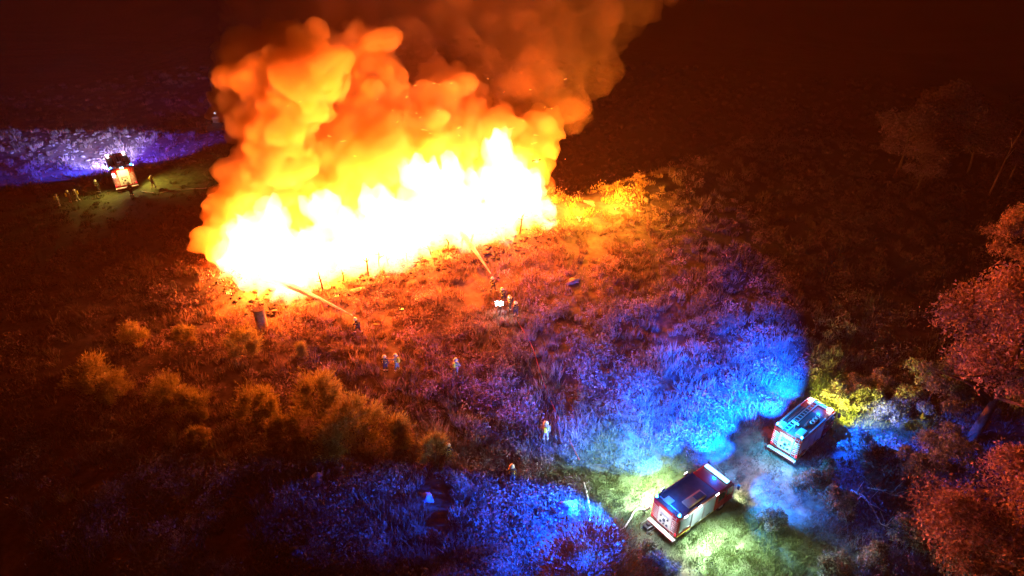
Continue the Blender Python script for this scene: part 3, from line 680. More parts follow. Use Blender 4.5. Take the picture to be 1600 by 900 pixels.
# far engine (upper left), backing towards the camera
p3 = G(200, 300); rad3 = Vector((p3.x, p3.y, 0)).normalized(); h3 = math.atan2(rad3.y, rad3.x) + R(2)
c3 = p3 + rad3 * 3.6; c3.z = H(c3.x, c3.y)
e3, x0, x1, xb, hw, bt, zb = engine(c3, h3, 7.2, 2.9, 3.4, 'double', 'far fire engine at upper left, red rear columns round a bright yellow pump bay')
for s in (-1, 1): work_lamp(e3, x0 + .4, s * (hw + .02), bt - .1, s)
m = MB(); m.box(x0 - .12, x0 - .04, -.25, .25, bt - .1, bt + .12, .02); m.build('work_lamp', M['cyan_lens'], e3)
m = MB(); m.box(x0 - .14, x0 - .04, hw - .35, hw - .1, bt - 1.1, bt - .6, .02); m.build('work_lamp', M['white_lens'], e3)
lamp('rear_fill_light', 'SPOT', (x0 - 1.2, 0, bt + .3), (1, .7, .2), 900, e3, .2, (.45, 0, -1), R(120), 1)  # added lamp off the tail, makes the pump bay yellow
lamp('scene_light', 'SPOT', (x0 + .3, -hw - .3, bt), (1, .68, .1), 1900, e3, .2, (-.3, -1, -.9), R(120), 1)
lamp('scene_light', 'SPOT', (x0 + .3, hw + .3, bt), (1, .68, .1), 1700, e3, .2, (-.5, .9, -1), R(120), 1)
lamp('headlamp_light', 'SPOT', (x1 + .3, .6, 2.2), (.6, .6, 1), 32000, e3, .15, (1, .05, -.06), R(85), .7)
lamp('beacon_light', 'SPOT', (x1 + .1, 0, zb + .3), (.12, .06, 1), 20000, e3, .15, (1, .2, -.2), R(115), .6)
lamp('beacon_light', 'SPOT', (x1 + .1, -.8, zb + .3), (.12, .06, 1), 16000, e3, .15, (.95, -1, -.12), R(75), .5)
lamp('beacon_light', 'SPOT', (x1 + .2, hw + .3, 2.6), (.02, .06, 1), 26000, e3, .15, (1, .9, -.14), R(70), .6)

e3.scale = (.9,) * 3
# ------------------------------------------------------------ firefighters
def person(pose, pale=False):
    """standing height about 1.8 m, faces +x; one skinned body, coat bands, helmet, fingers"""
    J = dict(pel=(0, 0, .95), wst=(0, 0, 1.12), chs=(.02, 0, 1.36), nck=(.02, 0, 1.52), hd=(.04, 0, 1.62), tp=(.03, 0, 1.73))
    if pose == 'stand':
        arm = [((0, .2, 1.42), (.02, .27, 1.16), (.12, .25, .93)), ((0, -.2, 1.42), (.02, -.27, 1.16), (.1, -.26, .92))]
        leg = [((0, .1, .9), (.02, .12, .5), (-.02, .13, .08)), ((0, -.1, .9), (.03, -.12, .5), (.0, -.14, .08))]
    elif pose == 'hose':
        J = dict(pel=(-.1, 0, .86), wst=(-.05, 0, 1.02), chs=(.05, 0, 1.25), nck=(.1, 0, 1.4), hd=(.15, 0, 1.5), tp=(.16, 0, 1.61))
        arm = [((.05, .2, 1.3), (.18, .26, 1.06), (.42, .1, 1.02)), ((.05, -.2, 1.3), (.05, -.28, 1.05), (.22, -.08, .98))]
        leg = [((-.08, .1, .82), (.2, .14, .5), (.22, .15, .08)), ((-.1, -.1, .82), (-.1, -.14, .45), (-.4, -.16, .08))]
    elif pose == 'walk':
        arm = [((0, .2, 1.42), (-.1, .26, 1.17), (-.05, .26, .93)), ((0, -.2, 1.42), (.1, -.26, 1.18), (.28, -.24, 1.02))]
        leg = [((0, .1, .9), (.18, .1, .52), (.12, .1, .1)), ((0, -.1, .9), (-.05, -.1, .5), (-.3, -.1, .12))]
    else:   # point: one arm stretched out
        arm = [((0, .2, 1.42), (.22, .3, 1.4), (.5, .34, 1.42)), ((0, -.2, 1.42), (0, -.28, 1.16), (.1, -.24, .95))]
        leg = [((0, .1, .9), (.04, .13, .5), (0, .15, .08)), ((0, -.1, .9), (-.02, -.13, .5), (-.06, -.16, .08))]
    v = [J[k] for k in ('pel', 'wst', 'chs', 'nck', 'hd', 'tp')]; rad = [.16, .15, .19, .07, .1, .075]; ed = [(i, i + 1) for i in range(5)]
    for a in arm:
        i = len(v); v += list(a); rad += [.08, .062, .045]; ed += [(2, i), (i, i + 1), (i + 1, i + 2)]
        h0 = Vector(a[2]); d = (Vector(a[2]) - Vector(a[1])).normalized(); palm = h0 + d * .07
        v.append(tuple(palm)); rad.append(.035); pi = len(v) - 1; ed.append((i + 2, pi))
        sd = d.cross(Vector((0, 0, 1))); sd = sd.normalized() if sd.length > .1 else Vector((0, 1, 0))
        for q, ln in zip((-1.5, -.5, .5, 1.5), (.06, .085, .09, .075)):
            b = palm + sd * q * .02 + d * .03; t = b + d * ln * .6 + Vector((0, 0, -.015)); j = len(v)
            v += [tuple(b), tuple(t)]; rad += [.012, .009]; ed += [(pi, j), (j, j + 1)]
        j = len(v); t = h0 + d * .06 + sd * -.06; v.append(tuple(t)); rad.append(.012); ed.append((i + 2, j))
    for l in leg:
        i = len(v); v += list(l) + [(l[2][0] + .18, l[2][1], .05)]; rad += [.12, .085, .07, .05]; ed += [(0, i), (i, i + 1), (i + 1, i + 2), (i + 2, i + 3)]
    me = bpy.data.meshes.new('body'); me.from_pydata(v, ed, []); o = bpy.data.objects.new('tmp', me); COL.objects.link(o)
    sk = o.modifiers.new('s', 'SKIN'); me.skin_vertices[0].data[0].use_root = True
    for i, q in enumerate(rad): me.skin_vertices[0].data[i].radius = (q, q)
    sb = o.modifiers.new('b', 'SUBSURF'); sb.levels = 1; sb.render_levels = 1
    dg = bpy.context.evaluated_depsgraph_get(); ev = o.evaluated_get(dg); nm = bpy.data.meshes.new_from_object(ev)
    bpy.data.objects.remove(o)
    nm.name = 'body'; nm.materials.clear(); nm.materials.append(M['coat_pale'] if pale else M['coat']); nm.materials.append(M['skin'])
    hd = Vector(J['hd'])
    for p in nm.polygons:
        p.use_smooth = True
        if (p.center - hd).length < .13 and p.center.z < hd.z + .06: p.material_index = 1
    root = empty('person', (0, 0, 0))
    link(bpy.data.objects.new('body', nm), root)
    m = MB(); tp = Vector(J['tp'])
    t = bmesh.new(); bmesh.ops.create_uvsphere(t, u_segments=16, v_segments=10, radius=.155)
    bmesh.ops.delete(t, geom=[q for q in t.verts if q.co.z < -.03], context='VERTS')
    for q in t.verts: q.co = q.co * 1.0 + hd + Vector((0, 0, .05))
    m.take(t); m.cyl(hd + Vector((-.01, 0, .02)), hd + Vector((-.01, 0, .045)), .19, .165, n=16); hel = m.build('helmet', M['helmet'], root, True)
    m = MB(); m.box(hd.x + .1, hd.x + .16, -.09, .09, hd.z - .04, hd.z + .03, .01); m.build('visor', M['glass'], hel)
    m = MB()
    for a, rr in ((J['wst'], .205), (J['chs'], .235)):
        c = Vector(a); m.tube([c + Vector((math.cos(t) * rr * .85, math.sin(t) * rr, 0)) for t in np.linspace(0, 6.2832, 17)], .02, 5)
    m.build('reflective_band', M['yellow'], root)
    for l in leg:
        c = Vector(l[1]).lerp(Vector(l[2]), .45); m = MB(); m.cyl(c - Vector((0, 0, .025)), c + Vector((0, 0, .025)), .1, n=12); m.build('leg_band', M['retro'], root)
    m = MB()
    c = Vector(J['chs']); m.box(c.x - .33, c.x - .17, -.1, .1, c.z - .28, c.z + .16, .03); m.build('air_tank', M['yellow'] if pale else M['chassis'], root)
    return root
pers = {}
def place_person(kind, px, py, face, label, sc=1.0, pale=False):
    key = (kind, pale)
    if key not in pers: pers[key] = [person(kind, pale), False]
    o = pers[key][0] if not pers[key][1] else copy_tree(pers[key][0]); pers[key][1] = True
    p = G(px, py); o.location = p; o.rotation_euler = (0, 0, R(face)); o.scale = (sc * .95,) * 3
    return tag(o, label, 'firefighter', 'firefighters on the field')
JA0, JA1 = (553, 509), (425, 455)      # left jet
JB0, JB1 = (767, 443), (709, 369)      # middle jet
place_person('hose', 560, 522, 150, 'firefighter with a hose nozzle at the right end of the left water jet', 1.1)
place_person('hose', 771, 457, 125, 'firefighter holding the nozzle of the middle water jet', 1.1)
place_person('hose', 786, 474, 125, 'firefighter backing up the middle hose, just above the bright work lamp', 1.1)
place_person('stand', 797, 486, 200, 'firefighter right beside the bright work lamp', 1.05)
place_person('walk', 806, 497, 120, 'firefighter lowest in the hose line right of the work lamp', 1.1)
place_person('stand', 603, 582, 90, 'firefighter on the left of the pair standing in mid-field', 1.05)
place_person('point', 621, 582, 150, 'firefighter on the right of the mid-field pair, arm held out', 1.15, True)
place_person('walk', 713, 588, 60, 'lone firefighter walking right of the mid-field pair', 1.1, True)
place_person('stand', 852, 690, 80, 'firefighter in pale coat and white helmet alone above the lit grass', 1.15, True)
place_person('stand', 800, 757, 100, 'blue-lit firefighter in the dark brush below the pale-coated one', 1.1)
place_person('walk', 702, 718, 60, 'small blue-lit firefighter beside the rusty shrub', .9)
place_person('walk', 241, 295, 10, 'firefighter walking right of the far engine', 1.1, True)
place_person('stand', 155, 303, 80, 'firefighter in shadow left of the far engine', 1.15)
place_person('stand', 207, 308, 80, 'firefighter silhouetted at the pump bay of the far engine', 1.15)
place_person('stand', 94, 324, 20, 'firefighter leftmost of the group left of the far engine', 1.05, True)
place_person('stand', 111, 318, 60, 'firefighter in the middle of the group left of the far engine', 1.05, True)
place_person('walk', 123, 316, 200, 'firefighter rightmost of the group left of the far engine', 1.05, True)

# portable work lamp beside the hose line
p = G(780, 489); r = empty('work_lamp', p, R(100), 'bright white work lamp on a low tripod in mid-field beside the hose line', 'lamp')
m = MB()
for a in range(3): m.tube([(0, 0, .9), (math.cos(a * 2.09) * .4, math.sin(a * 2.09) * .4, 0)], .02, 5)
m.build('tripod', M['chassis'], r)
m = MB(); m.box(-.12, .12, -.38, -.03, .9, 1.2, .02); m.box(-.12, .12, .03, .38, .95, 1.25, .02); hd_ = m.build('lamp_head', M['chassis'], r)
m = MB()
for y_, z_ in ((-.35, .94), (.06, .99)):
    m.box(-.15, -.122, y_, y_ + .29, z_, z_ + .22); m.box(-.1, .1, y_, y_ + .29, z_ + .262, z_ + .29)
m.build('lens', mat('work_lamp_glass', (.9, .9, .9), .2, emit=(.75, 1, .95), es=60), hd_)
lamp('lamp_light', 'POINT', (-.5, 0, 1.3), (.8, 1, .8), 110, r, .15)

# water jets: strands of droplets spreading from the nozzle
def jet(name, a, b, za, zb_, w0, w1, label, n=46, seed=0, arch=.45):
    rs = random.Random(seed); A = G(*a) + Vector((0, 0, za)); B = G(*b) + Vector((0, 0, zb_)); m = MB(); d = (B - A)
    sx = d.cross(Vector((0, 0, 1))).normalized(); sy = sx.cross(d).normalized()
    for k in range(n):
        u = rs.gauss(0, .5); v_ = rs.gauss(0, .5); t0 = 0 if k < 20 else rs.uniform(0, .7); t1 = min(1.08, t0 + rs.uniform(.25, .6)) if k >= 20 else rs.uniform(.7, 1.05)
        pts = []
        for t in np.linspace(t0, t1, 6):
            wd = w0 + (w1 - w0) * t ** 1.3; pts.append(A - A + d * t + (sx * u + sy * v_) * wd + Vector((0, 0, arch * 4 * t * (1 - t) * .5)) )
        m.tube(pts, [.012 + .02 * t for t in np.linspace(t0, t1, 6)], 3)
    r = empty(name, A, 0, label, 'water jet', 'water jets from hand-held nozzles'); m.build('water_streaks', M['water'], r)['kind'] = 'stuff'
    c = MB(); ts = np.linspace(0, 1.04, 14)
    c.tube([d * t + Vector((0, 0, arch * 2 * t * (1 - t))) for t in ts], [(w0 + (w1 - w0) * t ** 1.2) * (1 + .18 * math.sin(t * 31 + seed)) for t in ts], 10)
    c.build('spray', M['spray'], r); return r
jet('water_jet', JA0, JA1, 1.15, 1.6, .05, .42, 'water jet on the left, spraying down-left to up-left into the flames')
jet('water_jet', JB0, JB1, 1.2, 1.6, .05, .45, 'steep water jet in the middle, widening towards the flames', seed=3)
def hose(name, pts_px, rad, label, mt='hose', z0=None):
    P = [G(*q) for q in pts_px]; o0 = P[0].copy(); 
    sm_ = []
    for i in range(len(P) - 1):
        a, b, c, d = P[max(i - 1, 0)], P[i], P[i + 1], P[min(i + 2, len(P) - 1)]
        for t in np.linspace(0, 1, 7)[:-1]:
            q = .5 * ((2 * b) + (c - a) * t + (2 * a - 5 * b + 4 * c - d) * t * t + (3 * b - a - 3 * c + d) * t ** 3); sm_.append(q)
    sm_.append(P[-1]); pts = [Vector((q.x, q.y, H(q.x, q.y) + rad + .06)) - o0 for q in sm_]
    if z0: 
        for i in range(4): pts[i].z += z0 * (1 - i / 4)
    m = MB(); m.tube(pts, rad, 6); o = m.build(name, M[mt], None, True); o.location = o0; return tag(o, label, 'hose')
hose('fire_hose', [(1014, 806), (1004, 797), (992, 800), (985, 812), (975, 826), (958, 838)], .06, 'white hose looping from the rear of the nearest engine to the rust-orange bush', z0=.8)
hose('fire_hose', [(912, 755), (916, 770), (919, 785), (922, 800), (921, 816)], .05, 'thin pale hose lying in the brush left of the lit grass')
hose('fire_hose', [(222, 300), (245, 303), (262, 300), (290, 297), (322, 295), (350, 286)], .05, 'hose running right from the far engine towards the smoke')
hose('fire_hose', [(806, 499), (830, 540), (850, 600), (880, 670), (905, 720)], .04, 'dark hose trailing from the hose line down to the engines', 'hose_red')

# portable pump behind the nearest engine
p = G(1012, 826); r = empty('portable_pump', p, h1, 'small pump set on the ground behind the nearest engine', 'pump')
m = MB(); m.box(-.3, .3, -.22, .22, .12, .4, .04); m.cyl((0, 0, .4), (0, 0, .58), .14, n=12); m.build('motor', M['chassis'], r)
m = MB()
for s in (-1, 1): m.tube([(-.38, s * .27, .06), (-.38, s * .27, .5), (.38, s * .27, .5), (.38, s * .27, .06), (-.38, s * .27, .06)], .025, 6)
m.build('carry_frame', M['alu'], r)
# concrete shaft with rod, by the left flames
p = G(410, 511); r = empty('concrete_shaft', p, .3, 'square-looking concrete shaft with a thin rod on top, before the left flames', 'shaft')
m = MB(); m.cyl((0, 0, -.2), (0, 0, .75), .52, n=20); m.cyl((.02, .01, .752), (.02, .01, 1.95), .5, n=20); m.build('ring', M['concrete'], r)
m = MB(); m.cyl((0, 0, 1.952), (0, 0, 2.02), .5, n=20); m.build('lid', M['rust'], r)
m = MB(); m.tube([(.12, 0, 2.02), (.14, 0, 3.7)], .028, 6); m.build('rod', M['rust'], r)
# far lamp box left of smoke top
p = G(339, 191); r = empty('utility_box', p, 0, 'tiny pale box with a white lamp on it, far off left of the smoke', 'utility box')
m = MB(); m.box(-.55, .55, -.4, .4, 0, .8, .05); m.box(-.62, .62, -.47, .47, .8, .87); m.build('cabinet', M['white'], r)
m = MB(); m.tube([(0, 0, .87), (0, 0, 1.5)], .05, 6); m.build('post', M['alu'], r)
m = MB(); m.sph((0, 0, 1.7), .2); m.build('lamp', mat('far_lamp_glass', (.9, .9, .9), .3, emit=(.9, .9, 1), es=2), r)
lamp('lamp_light', 'POINT', (0, -.9, 1.9), (.8, .7, 1), 30, r, .1)
# tarpaulins and pale objects glinting blue in the brush
for (px, py, s, l) in [(886, 800, .7, 'crumpled blue sheet lying in the dark brush left of the white hose'), (495, 755, .6, 'torn bluish sheet in the dark lower left'),
                       (465, 868, .5, 'small crumpled sheet near the bottom edge at left'), (668, 783, .45, 'small blue glinting sheet in the lower middle brush')]:
    n = 9; gx, gy = np.meshgrid(np.linspace(-1, 1, n), np.linspace(-1, 1, n)); zz = .18 * np.abs(_wave(gx * 3, gy * 3, 2.5, px)) + .32 * (1 - gx ** 2) * (1 - gy ** 2)
    V = np.stack([gx * s * (1 + .15 * _wave(gx * 4, gy * 4, 3, px + 1)), gy * s * .8, zz * s * 1.6], -1).reshape(-1, 3); ii = np.arange(n * n).reshape(n, n)
    o = np_mesh('crumpled_sheet', V, np.stack([ii[:-1, :-1], ii[:-1, 1:], ii[1:, 1:], ii[1:, :-1]], -1).reshape(-1, 4), M['tarp']); p = G(px, py); o.location = p + Vector((0, 0, .3)); tag(o, l, 'sheet', 'crumpled sheets in the brush')
    o.rotation_euler = (.3, 0, px)

# clods on the far bank
def clods(name, n, xr, yr, smin, smax, mt, kind='stuff', line=False):
    V = []; Fc = []; b = bmesh.new(); bmesh.ops.create_icosphere(b, subdivisions=1, radius=1); bv = np.array([q.co[:] for q in b.verts]); bf = np.array([[q.index for q in f.verts] for f in b.faces]); b.free()
    x = rng.uniform(*xr, n); y = rng.uniform(*yr, n) + (np.interp(x, FRONT_X, FRONT_Y) if line else 0); z = hgt(x, y)
    for i in range(n):
        s = smin + (smax - smin) * rng.uniform() ** 3
        q = bv * (1 + rng.uniform(-.3, .3, (len(bv), 1))) * np.array([s * rng.uniform(.8, 1.8), s, s * rng.uniform(.4, .9)]); V.append(q + [x[i], y[i], z[i]]); Fc.append(bf + i * len(bv))
    return tag(np_mesh(name, np.concatenate(V), np.concatenate(Fc), mt), kind=kind)
clods('earth_clods', 1500, (-88, -26), (90, 104), .04, .3, M['stone'])
clods('ash_and_rubble', 900, (-29, 5), (-2.5, 3), .06, .32, M['char'], line=True)

# ------------------------------------------------------------ fire and smoke
def drop_specks(nm, keep_min):
    bb = bmesh.new(); bb.from_mesh(nm); bb.verts.ensure_lookup_table(); seen = np.zeros(len(bb.verts), bool); kill = []
    for v0 in bb.verts:          # drop stray specks and inner pockets
        if seen[v0.index]: continue
        st = [v0]; seen[v0.index] = True; comp = []
        while st:
            q = st.pop(); comp.append(q)
            for e in q.link_edges:
                u = e.other_vert(q)
                if not seen[u.index]: seen[u.index] = True; st.append(u)
        if len(comp) < keep_min: kill += comp
    bmesh.ops.delete(bb, geom=kill, context='VERTS'); bb.to_mesh(nm); bb.free()
def hull(name, blobs, voxel, disp, scale, mtl, stretch=1.0, up=0.0, parent=None, seed=0, oct_=4, smooth=True, ridged=False, keep_min=700):
    """one closed billowing surface grown round many overlapping balls"""
    b = bmesh.new(); bmesh.ops.create_icosphere(b, subdivisions=2, radius=1); bv = np.array([q.co[:] for q in b.verts]); bf = np.array([[q.index for q in f.verts] for f in b.faces]); b.free()
    V = []; Fc = []
    for i, (c, r, sz) in enumerate(blobs): V.append(bv * [r, r, r * sz] + np.array(c)); Fc.append(bf + i * len(bv))
    V = np.concatenate(V); Fc = np.concatenate(Fc); me = bpy.data.meshes.new('t'); me.from_pydata(V.tolist(), [], Fc.tolist())
    o = bpy.data.objects.new('t', me); COL.objects.link(o); rm = o.modifiers.new('r', 'REMESH'); rm.mode = 'VOXEL'; rm.voxel_size = voxel
    dg = bpy.context.evaluated_depsgraph_get(); nm = bpy.data.meshes.new_from_object(o.evaluated_get(dg)); bpy.data.objects.remove(o)
    drop_specks(nm, keep_min)
    n = len(nm.vertices); co = np.empty(n * 3, np.float32); no = np.empty(n * 3, np.float32); nm.vertices.foreach_get('co', co); nm.vertices.foreach_get('normal', no)
    co = co.reshape(-1, 3); no = no.reshape(-1, 3); sv = Vector((seed * 13.1, seed * 7.7, seed * 3.3))
    d = np.empty(n)
    for i in range(n):
        p = Vector(co[i]); p.z /= stretch
        a = 0; amp = 1; f = 1 / scale
        for k in range(oct_):
            a += amp * ((1 - 2.2 * abs(noise.noise(p * f + sv))) if ridged else 2.4 * abs(noise.noise(p * f + sv))); amp *= .52; f *= 2.05
        d[i] = a
    off = no.copy(); off[:, 2] += up; co = co + off * ((d - .55) * disp)[:, None]
    nm.vertices.foreach_set('co', co.ravel().astype(np.float32)); nm.update()
    o = bpy.data.objects.new('t', nm); COL.objects.link(o); rm = o.modifiers.new('r', 'REMESH'); rm.mode = 'VOXEL'; rm.voxel_size = voxel * .8
    s2 = o.modifiers.new('s', 'SMOOTH'); s2.factor = .5; s2.iterations = 1
    dg = bpy.context.evaluated_depsgraph_get(); n2 = bpy.data.meshes.new_from_object(o.evaluated_get(dg)); bpy.data.objects.remove(o); nm = n2
    drop_specks(nm, keep_min); nm.name = name
    nm.materials.clear(); nm.materials.append(mtl)
    if smooth: nm.polygons.foreach_set('use_smooth', np.ones(len(nm.polygons), bool))
    return link(bpy.data.objects.new(name, nm), parent)
def blob(px, py, rpx, Y, sz=1.0):
    p = AT(px, py, Y); return (p, rpx * depth(p) / F, sz)
# --- smoke
SC = (.93, .79, .40)
S_left = [(392, 385, 58, 64), (380, 330, 50, 65), (395, 285, 50, 66), (425, 245, 50, 67), (440, 190, 55, 68), (395, 165, 50, 69), (370, 130, 32, 70), (425, 125, 60, 69), (480, 125, 45, 67), (500, 110, 30, 66), (465, 160, 50, 68), (440, 330, 60, 68), (470, 280, 45, 69), (355, 165, 22, 70), (455, 85, 45, 71)]
S_mid = [(560, 85, 38, 74), (545, 115, 42, 74), (580, 125, 45, 75), (555, 170, 45, 73), (600, 180, 55, 75), (530, 230, 55, 72), (600, 250, 65, 72), (500, 310, 60, 70), (560, 320, 60, 70), (640, 280, 60, 72), (660, 200, 55, 76), (690, 150, 45, 78), (720, 205, 50, 77), (700, 250, 50, 75), (760, 220, 45, 77), (800, 235, 42, 78), (830, 215, 32, 78), (845, 200, 22, 78), (640, 225, 60, 75), (770, 260, 50, 77), (830, 255, 28, 78)]
S_high = [(750, 150, 55, 82), (800, 165, 40, 82), (870, 155, 34, 82), (880, 135, 32, 82), (835, 120, 55, 84), (770, 90, 60, 86), (850, 60, 55, 88), (875, 75, 42, 88), (928, 92, 24, 88), (905, 45, 46, 90), (965, 30, 26, 92), (700, 60, 60, 84), (640, 60, 60, 82), (600, 20, 60, 84), (700, 0, 80, 88), (800, 10, 80, 90), (875, 0, 60, 92), (520, 40, 60, 78), (470, 10, 80, 80), (560, -30, 80, 84), (400, 70, 40, 76), (430, 30, 60, 80), (985, -30, 50, 96), (840, -70, 90, 98), (660, -80, 100, 92), (500, -90, 90, 86)]
def jit(bl, k=2, q=.55):
    """small extra puffs riding on the surface of each big one"""
    out = list(bl); rs = random.Random(5)
    for (c, r, s) in bl:
        for _ in range(k * 4):
            a, b2 = rs.uniform(0, 6.28), rs.uniform(-1, 1); st = math.sqrt(1 - b2 * b2)
            out.append((c + Vector((math.cos(a) * st, math.sin(a) * st, b2)) * r * .82, r * rs.uniform(.33, q), 1))
    return out
smk = empty('smoke_column', G(480, 420), 0, 'huge orange-lit smoke column billowing up and right from the fire line', 'smoke')
base = smk.location.copy()
def reb(o):  # keep world place under the parent's base
    o.location = -base; return o
reb(hull('left_billow', jit([blob(*q) for q in S_left]), .27, .95, 2.3, vol('smoke_thick_left', .75, SC), parent=smk, seed=1, oct_=5))
reb(hull('middle_billow', jit([blob(*q) for q in S_mid]), .3, 1.15, 2.6, vol('smoke_thick_middle', .5, SC), parent=smk, seed=2, oct_=5))
reb(hull('upper_billow', jit([blob(*q) for q in S_high]), .42, 1.9, 3.2, vol('smoke_thin_upper', .075, (.92, .70, .36)), parent=smk, seed=3, oct_=5))
# --- flames
fl = empty('bonfire', G(600, 400), 0, 'long white-hot line of flames burning across the heap', 'fire')
fb = fl.location.copy()
core = []; outer = []; rs = random.Random(9)
# (px, base py, top py) of the flame front
for i in range(150):
    px = rs.uniform(350, 850); bs = np.interp(px, prof_px, prof_bs); tp = np.interp(px, prof_px, prof_tp)
    Yf = fire_line(px) + rs.uniform(-.5, 2.5); t = rs.random() ** 1.3
    bs += 8 * math.sin(px * .09) + 6 * math.sin(px * .23) + 4 * math.sin(px * .5); tp -= 14 if px > 600 else 0; tp += 20 * math.sin(px * .07 + 1) + 12 * math.sin(px * .19); py = bs + (tp - 8 - bs) * t; rr = (28 * (1 - .5 * t)) * rs.uniform(.6, 1.15)
    edge = min(1, (px - 338) / 50, (868 - px) / 40); rr *= .45 + .55 * edge
    core.append(blob(px, py, rr, Yf + t * 1.5, 1.35))
for i in range(150):
    px = rs.uniform(346, 858); bs = np.interp(px, prof_px, prof_bs) + 3; tp = np.interp(px, prof_px, prof_tp) - 16
    Yf = fire_line(px) + rs.uniform(0, 3.5); t = rs.random()
    edge = min(1, (px - 334) / 45, (872 - px) / 35)
    outer.append(blob(px, bs + (tp - bs) * t, (26 - 10 * t) * rs.uniform(.5, 1.1) * (.5 + .5 * edge), Yf + t * 2, 1.3))
def rebf(o): o.location = -fb; return o
rebf(hull('flame_core', core, .24, .8, 1.2, vol('flame_core_glow', 0.0, (0, 0, 0), (1, .2, .1), 4.4), 2.2, .9, fl, 4, 4, ridged=True))
rebf(hull('flame_fringe', outer, .28, .8, 1.4, vol('flame_fringe_glow', 0.02, (.9, .6, .4), (1, .15, .008), .35), 2.0, .9, fl, 5, 4, ridged=True))
for i, px in enumerate([352, 400, 455, 510, 565, 620, 672, 725, 780, 832]):
    p = AT(px, float(np.interp(px, prof_px, prof_bs)) - 34, fire_line(px) + .5)
    lamp('flame_light', 'POINT', p - fb, FIRE_COL, FIRE_W * (.55 if px < 380 else 1), fl, 1.1)
for px, py, Yf in ((380, 335, 62.5), (500, 325, 64), (590, 300, 67), (672, 235, 70), (740, 260, 72), (800, 255, 74), (842, 265, 75)):
    lamp('flame_light', 'POINT', AT(px, py, Yf) - fb, (1, .18, .007), 3600 if px < 520 else 2400, fl, .9)
for px in range(365, 850, 40):
    p = AT(px, float(np.interp(px, prof_px, prof_bs)) - 8, fire_line(px) - .8); lamp('flame_light', 'POINT', (p.x - fb.x, p.y - fb.y, H(p.x, p.y) + 1.5 - fb.z), (1, .36, .02), 2600, fl, .4)
# little ground fires round the edge
for i, (px, py, s, l) in enumerate([(358, 460, .55, 'small separate flame at the lower left tip of the fire'), (655, 469, .4, 'small flame spot in the weeds below the middle of the fire'),
        (627, 483, .25, 'tiny ember glow just left of the weed flame'), (525, 463, .45, 'small flame on the heap front right of the left jet'), (838, 252, .5, 'small flame at the upper right tip of the fire'), (840, 285, .4, 'small flame below the upper right tip'), (905, 343, .6, 'small flame in the bright grass right of the fire'), (965, 327, .4, 'tiny added flame farthest right, there to gild the ridge grass')]):  # the last flame is added to carry golden light along the ridge
    p = G(px, py) if i != 4 and i != 5 else AT(px, py, 74)
    r = empty('ground_fire', p, 0, l, 'flame', 'small flames round the main fire')
    m = MB()
    for k in range(9):
        a = rs.uniform(0, 6.28); q = rs.uniform(0, 1) * s; u = s * rs.uniform(.15, .4); c = Vector((math.cos(a) * q, math.sin(a) * q * .6, u * .3))
        m.cyl(c - Vector((0, 0, u)), c + Vector((rs.uniform(-.3, .3) * u, rs.uniform(-.3, .3) * u, u * rs.uniform(.8, 2.0))), u * .5, .01, n=5)
    m.build('flame', M['ember'], r, True)
    if i in (6, 7): lamp('flame_light', 'POINT', (.3, -.3, 2.3), (1, .34, .02), 9000, r, .4)  # lamps added high above two flames to brighten the ridge grass
    m = MB(); m.cyl((-s, -.1, .05), (s, .2, .12), .08, n=6); m.build('charred_stick', M['char'], r)
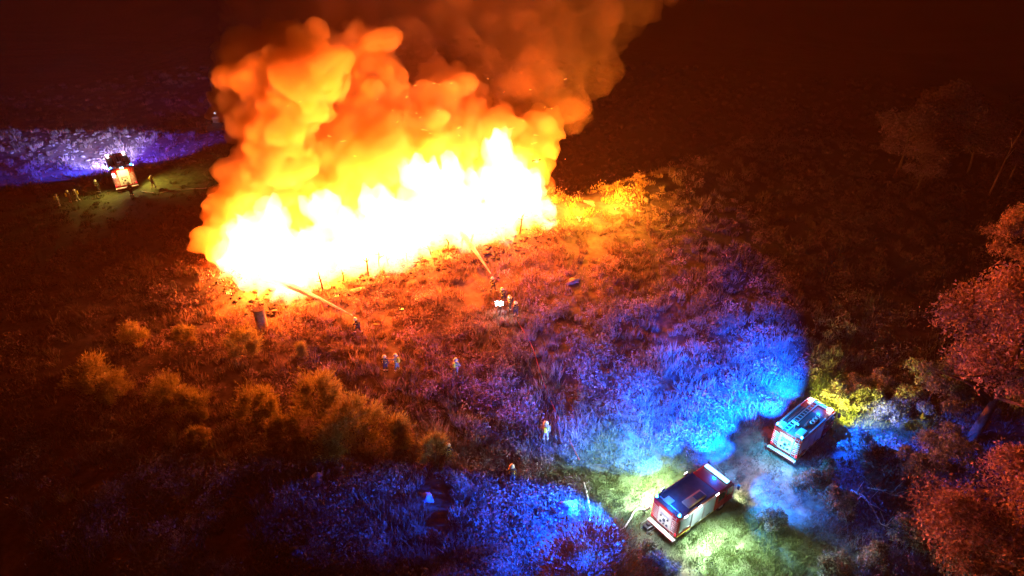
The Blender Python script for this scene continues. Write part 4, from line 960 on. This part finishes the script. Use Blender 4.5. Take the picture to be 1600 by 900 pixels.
# burning timbers and posts sticking out of the heap, sheets of tin
rs = random.Random(21)
tg = 'timbers and poles sticking out of the burning heap'
spots = [(565, 352, 'dark plank poking from the flames, left of centre'), (493, 385, 'short dark stake inside the left flames'), (535, 440, 'charred beam at the foot of the flames near the log'),
         (610, 430, 'leaning charred beam at the flame front, middle'), (700, 385, 'dark leafy-looking stake where the middle jet hits'), (735, 372, 'forked dark stake right of the jet impact'),
         (722, 380, 'thin upright stake at the jet impact'), (675, 418, 'stake standing right of the left flame front'), (590, 400, 'dark pole in the white of the fire'), (812, 330, 'small dark pole in the right flames'), (640, 445, 'short stake in the weeds below the fire')]
for i, (px, py, l) in enumerate(spots):
    Yp = fire_line(px) - 1.5; p = AT(px, py, Yp); gz = H(p.x, p.y); hp = min(2.0, max(1.0, p.z - gz + .3)); p = Vector((p.x, p.y, gz))
    r = empty('charred_timber', p, rs.uniform(0, 6), l, 'timber', tg); m = MB()
    tip = Vector((rs.uniform(-.5, .5), rs.uniform(-.4, .4), hp)); m.tube([(0, 0, -.3), tip * .5 + Vector((.05, .05, 0)), tip], [.11, .09, .06], 6); m.build('beam', M['char'], r)
    m = MB()
    for k in range(4):
        a = tip * rs.uniform(.6, 1); q = a + Vector((rs.uniform(-.8, .8), rs.uniform(-.3, .3), rs.uniform(.1, .6))); m.tube([a, q], [.05, .02], 5)
    m.build('branch', M['char'], r)
# boulders/burnt lumps and bright debris along the ridge
rg = 'pale lumps lying on the ridge right of the fire'
for i, (px, py, s, l) in enumerate([(922, 318, .9, 'pale slanting slab on the ridge right of the fire'), (1010, 312, .7, 'pale lump near the right end of the lit ridge'), (1000, 330, .5, 'low brown lump under the ridge crest'),
                                   (896, 440, .8, 'rounded orange-lit lump alone on the slope right of the hose line'), (700, 405, .6, 'lit lump beside the middle jet impact'), (560, 455, .8, 'brown slab at the flame front near the short log'), (508, 452, .7, 'brown slab at the flame front left of the log'), (430, 487, .5, 'dark lump right of the concrete shaft')]):
    p = G(px, py); b = bmesh.new(); bmesh.ops.create_icosphere(b, subdivisions=2, radius=1)
    for v_ in b.verts:
        q = v_.co.copy(); k = 1 + .9 * noise.noise(q * 1.4 + Vector((i * 5, 0, 0))); v_.co = Vector((q.x * k * s * .95, q.y * k * s * .6, q.z * k * s * .3 + s * .1))
    o = MB().take(b).build('rock', M['stone'], None, True); o.location = p; o.rotation_euler = (0, .25 if i == 0 else 0, i * 1.3); tag(o, l, 'rock', rg if i < 4 else 'lumps at the foot of the flames')
# sparks
V = []; Fc = []
for i in range(40):
    px = rs.uniform(430, 900); py = rs.uniform(120, 250); p = AT(px, py, 62); d = Vector((rs.uniform(.1, .45), 0, rs.uniform(-.1, .2))) * (1.6 if abs(py - 215) < 30 else .7); t = .015
    j = len(V); V += [p - Vector((0, 0, t)), p + Vector((0, 0, t)), p + d, p + Vector((0, t, 0))]; Fc += [(j, j + 1, j + 2), (j + 1, j + 3, j + 2), (j, j + 2, j + 3)]
tag(np_mesh('flying_sparks', V, Fc, M['ember']), kind='stuff')

# ------------------------------------------------------------ haze
b = MB(); b.box(-3300, 3300, -3300, 3300, -8.5, 95)
hz = b.build('haze', vol('pale_haze', HAZE_D, (.96, .56, .36))); tag(hz, kind='stuff')
